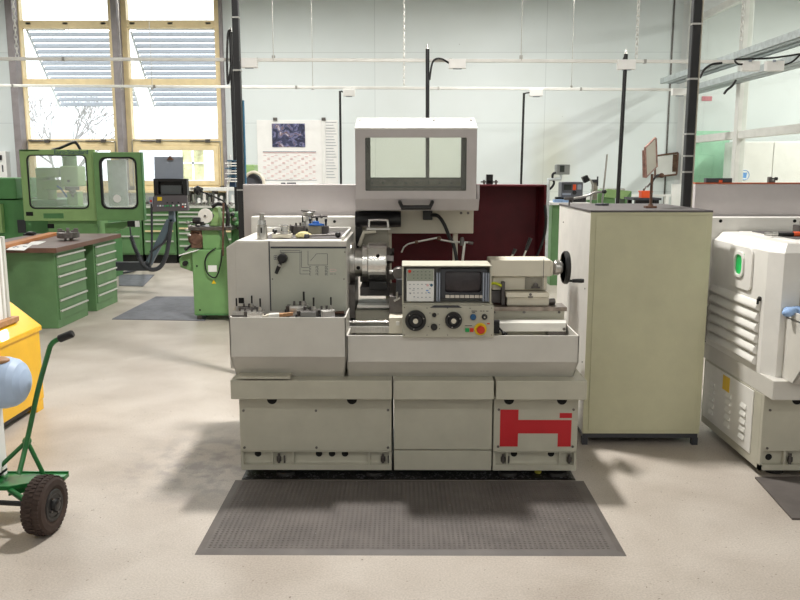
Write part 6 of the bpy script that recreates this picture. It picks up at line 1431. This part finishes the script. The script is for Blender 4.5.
t = thing('green_machine_body', (X(610, 12.2, 200), 12.4, 0), 'green machine bed half hidden behind the slanted pole', 'machine')
obj('body', MB().bp(597.5, 615, 190, 225, 12.2, 12.7).box(X(597.5, 12.2, 200), X(630, 12.2, 200), 12.25, 12.7, 0, Z(215, 12.2)), 'green_paint', t, bevel=.01)
obj('end_casting', MB().hexa([(X(624, 12.2, 200), 12.2, Z(225, 12.2)), (X(631, 12.2, 200), 12.2, Z(225, 12.2)), (X(631, 12.2, 200), 12.7, Z(225, 12.2)), (X(624, 12.2, 200), 12.7, Z(225, 12.2)), (X(625, 12.2, 200), 12.2, Z(191, 12.2)), (X(631.5, 12.2, 200), 12.2, Z(191, 12.2)), (X(631.5, 12.2, 200), 12.7, Z(191, 12.2)), (X(625, 12.2, 200), 12.7, Z(191, 12.2))]), 'green_cabinet', t, bevel=.01)
obj('cover', MB().prism([(X(604, 12.2, 200), Z(197, 12.2)), (X(606, 12.2, 200), Z(189, 12.2)), (X(630, 12.2, 200), Z(191, 12.2)), (X(624, 12.2, 200), Z(199, 12.2))], 'y', 12.15, 12.6), 'green_light', t)
obj('top_rail', MB().bp(606, 625, 188.5, 190.5, 12.2, 12.6), 'steel_bright', t)
t = thing('wall_ledge', (X(625, 13.5, 197), 13.5, 0), 'low white wall ledge behind the green machine bed', 'ledge')
obj('ledge', MB().bp(585, 672, 194.5, 196.5, 13.4, 13.5).box(X(587, 13.4, 196), X(590, 13.4, 196), 13.4, 13.5, 0, Z(196.5, 13.4)).box(X(666, 13.4, 196), X(669, 13.4, 196), 13.4, 13.5, 0, Z(196.5, 13.4)), 'paper', t)
Yo = 9.2
t = thing('tool_table', (X(648, Yo, 200), Yo+.2, 0), 'small dark table behind the mirror stand', 'table')
obj('top', MB().bp(633.5, 661.5, 198, 200.2, Yo, Yo+.4), 'green_deep', t); LAST.data.materials[0] = MT['charcoal']
tz = Z(200.2, Yo); lgm = [(636, 640), (655, 659)]
for a, b_ in lgm:
    for dy in (.03, .33): obj('leg', MB().box(X(a, Yo, 205), X(b_, Yo, 205), Yo+dy, Yo+dy+.05, 0, tz), 'black', t)
obj('apron', MB().bp(636, 659, 200.2, 206, Yo+.04, Yo+.08), 'black', t)
t = thing('orange_case', (X(647, Yo+.1, 195), Yo+.1, Z(198, Yo)), 'bright orange box on the small dark table', 'box')
obj('box', MB().bp(641.8, 652.7, 191.5, 198, Yo+.03, Yo+.15), 'orange_box', t, bevel=.006)
obj('lid', MB().bp(641.5, 653.2, 190.8, 192.6, Yo+.025, Yo+.155), 'orange_box', t, bevel=.004)
obj('clip', MB().tube([P(643.5, 191, Yo+.05), P(646.5, 186, Yo+.05)], .008, 6, False).ball(P(644, 189.5, Yo+.05), .014), 'steel_dark', t)
# ================================================================ LIGHTS
def lamp(x, y, z, sx_, sy_, w, col=(1, .97, .92), rx=0, ry=0, nm='ceiling_or_fill_light', fixture=True):
    l = bpy.data.lights.new(nm+'_lamp', 'AREA'); l.shape = 'RECTANGLE'; l.size = sx_; l.size_y = sy_; l.energy = w; l.color = col
    o = bpy.data.objects.new(nm+'_lamp', l); C.objects.link(o); o.location = (x, y, z); o.rotation_euler = (rx, ry, 0)
    if fixture:
        f = obj('ceiling_or_fill_light', MB().box(x-sx_/2-.03, x+sx_/2+.03, y-sy_/2-.03, y+sy_/2+.03, z+.01, z+.09).box(x-.01, x+.01, y-.01, y+.01, z+.09, ZC), 'rail_white', kind='structure')
    return o
for y in (-.3, -3.0):
    for x in (-3.4, .2, 3.8): lamp(x, y, 4.6, 1.5, .25, 34)  # added fill lamps behind the camera, brighten the machine fronts
lamp(-.1, 5.4, 4.6, .22, .4, 290)
lamp(-4.6, 5.8, 4.6, 1.5, .25, 62)
lamp(4.4, 5.8, 4.6, 1.5, .25, 30)
for x in (-6.5, -2.4, 1.6): lamp(x, 12.3, 4.6, 1.5, .25, 125)
for x in (7.6,): lamp(x, 9, 4.6, .3, 1.5, 140); lamp(x, 11.8, 4.6, .3, 1.5, 190)
w = bpy.data.worlds.new('world'); bpy.context.scene.world = w; w.use_nodes = True
w.node_tree.nodes['Background'].inputs['Color'].default_value = (.93, .96, 1, 1); w.node_tree.nodes['Background'].inputs['Strength'].default_value = 3.0
vs = bpy.context.scene.view_settings; vs.view_transform = 'Standard'; vs.look = 'None'; vs.gamma = 1; vs.exposure = 0.0; vs.use_curve_mapping = False
cy = bpy.context.scene.cycles; cy.max_bounces = 8; cy.diffuse_bounces = 5; cy.transparent_max_bounces = 12; cy.sample_clamp_indirect = 4
try: cy.use_denoising = True; cy.denoiser = 'OPENIMAGEDENOISE'
except Exception: pass
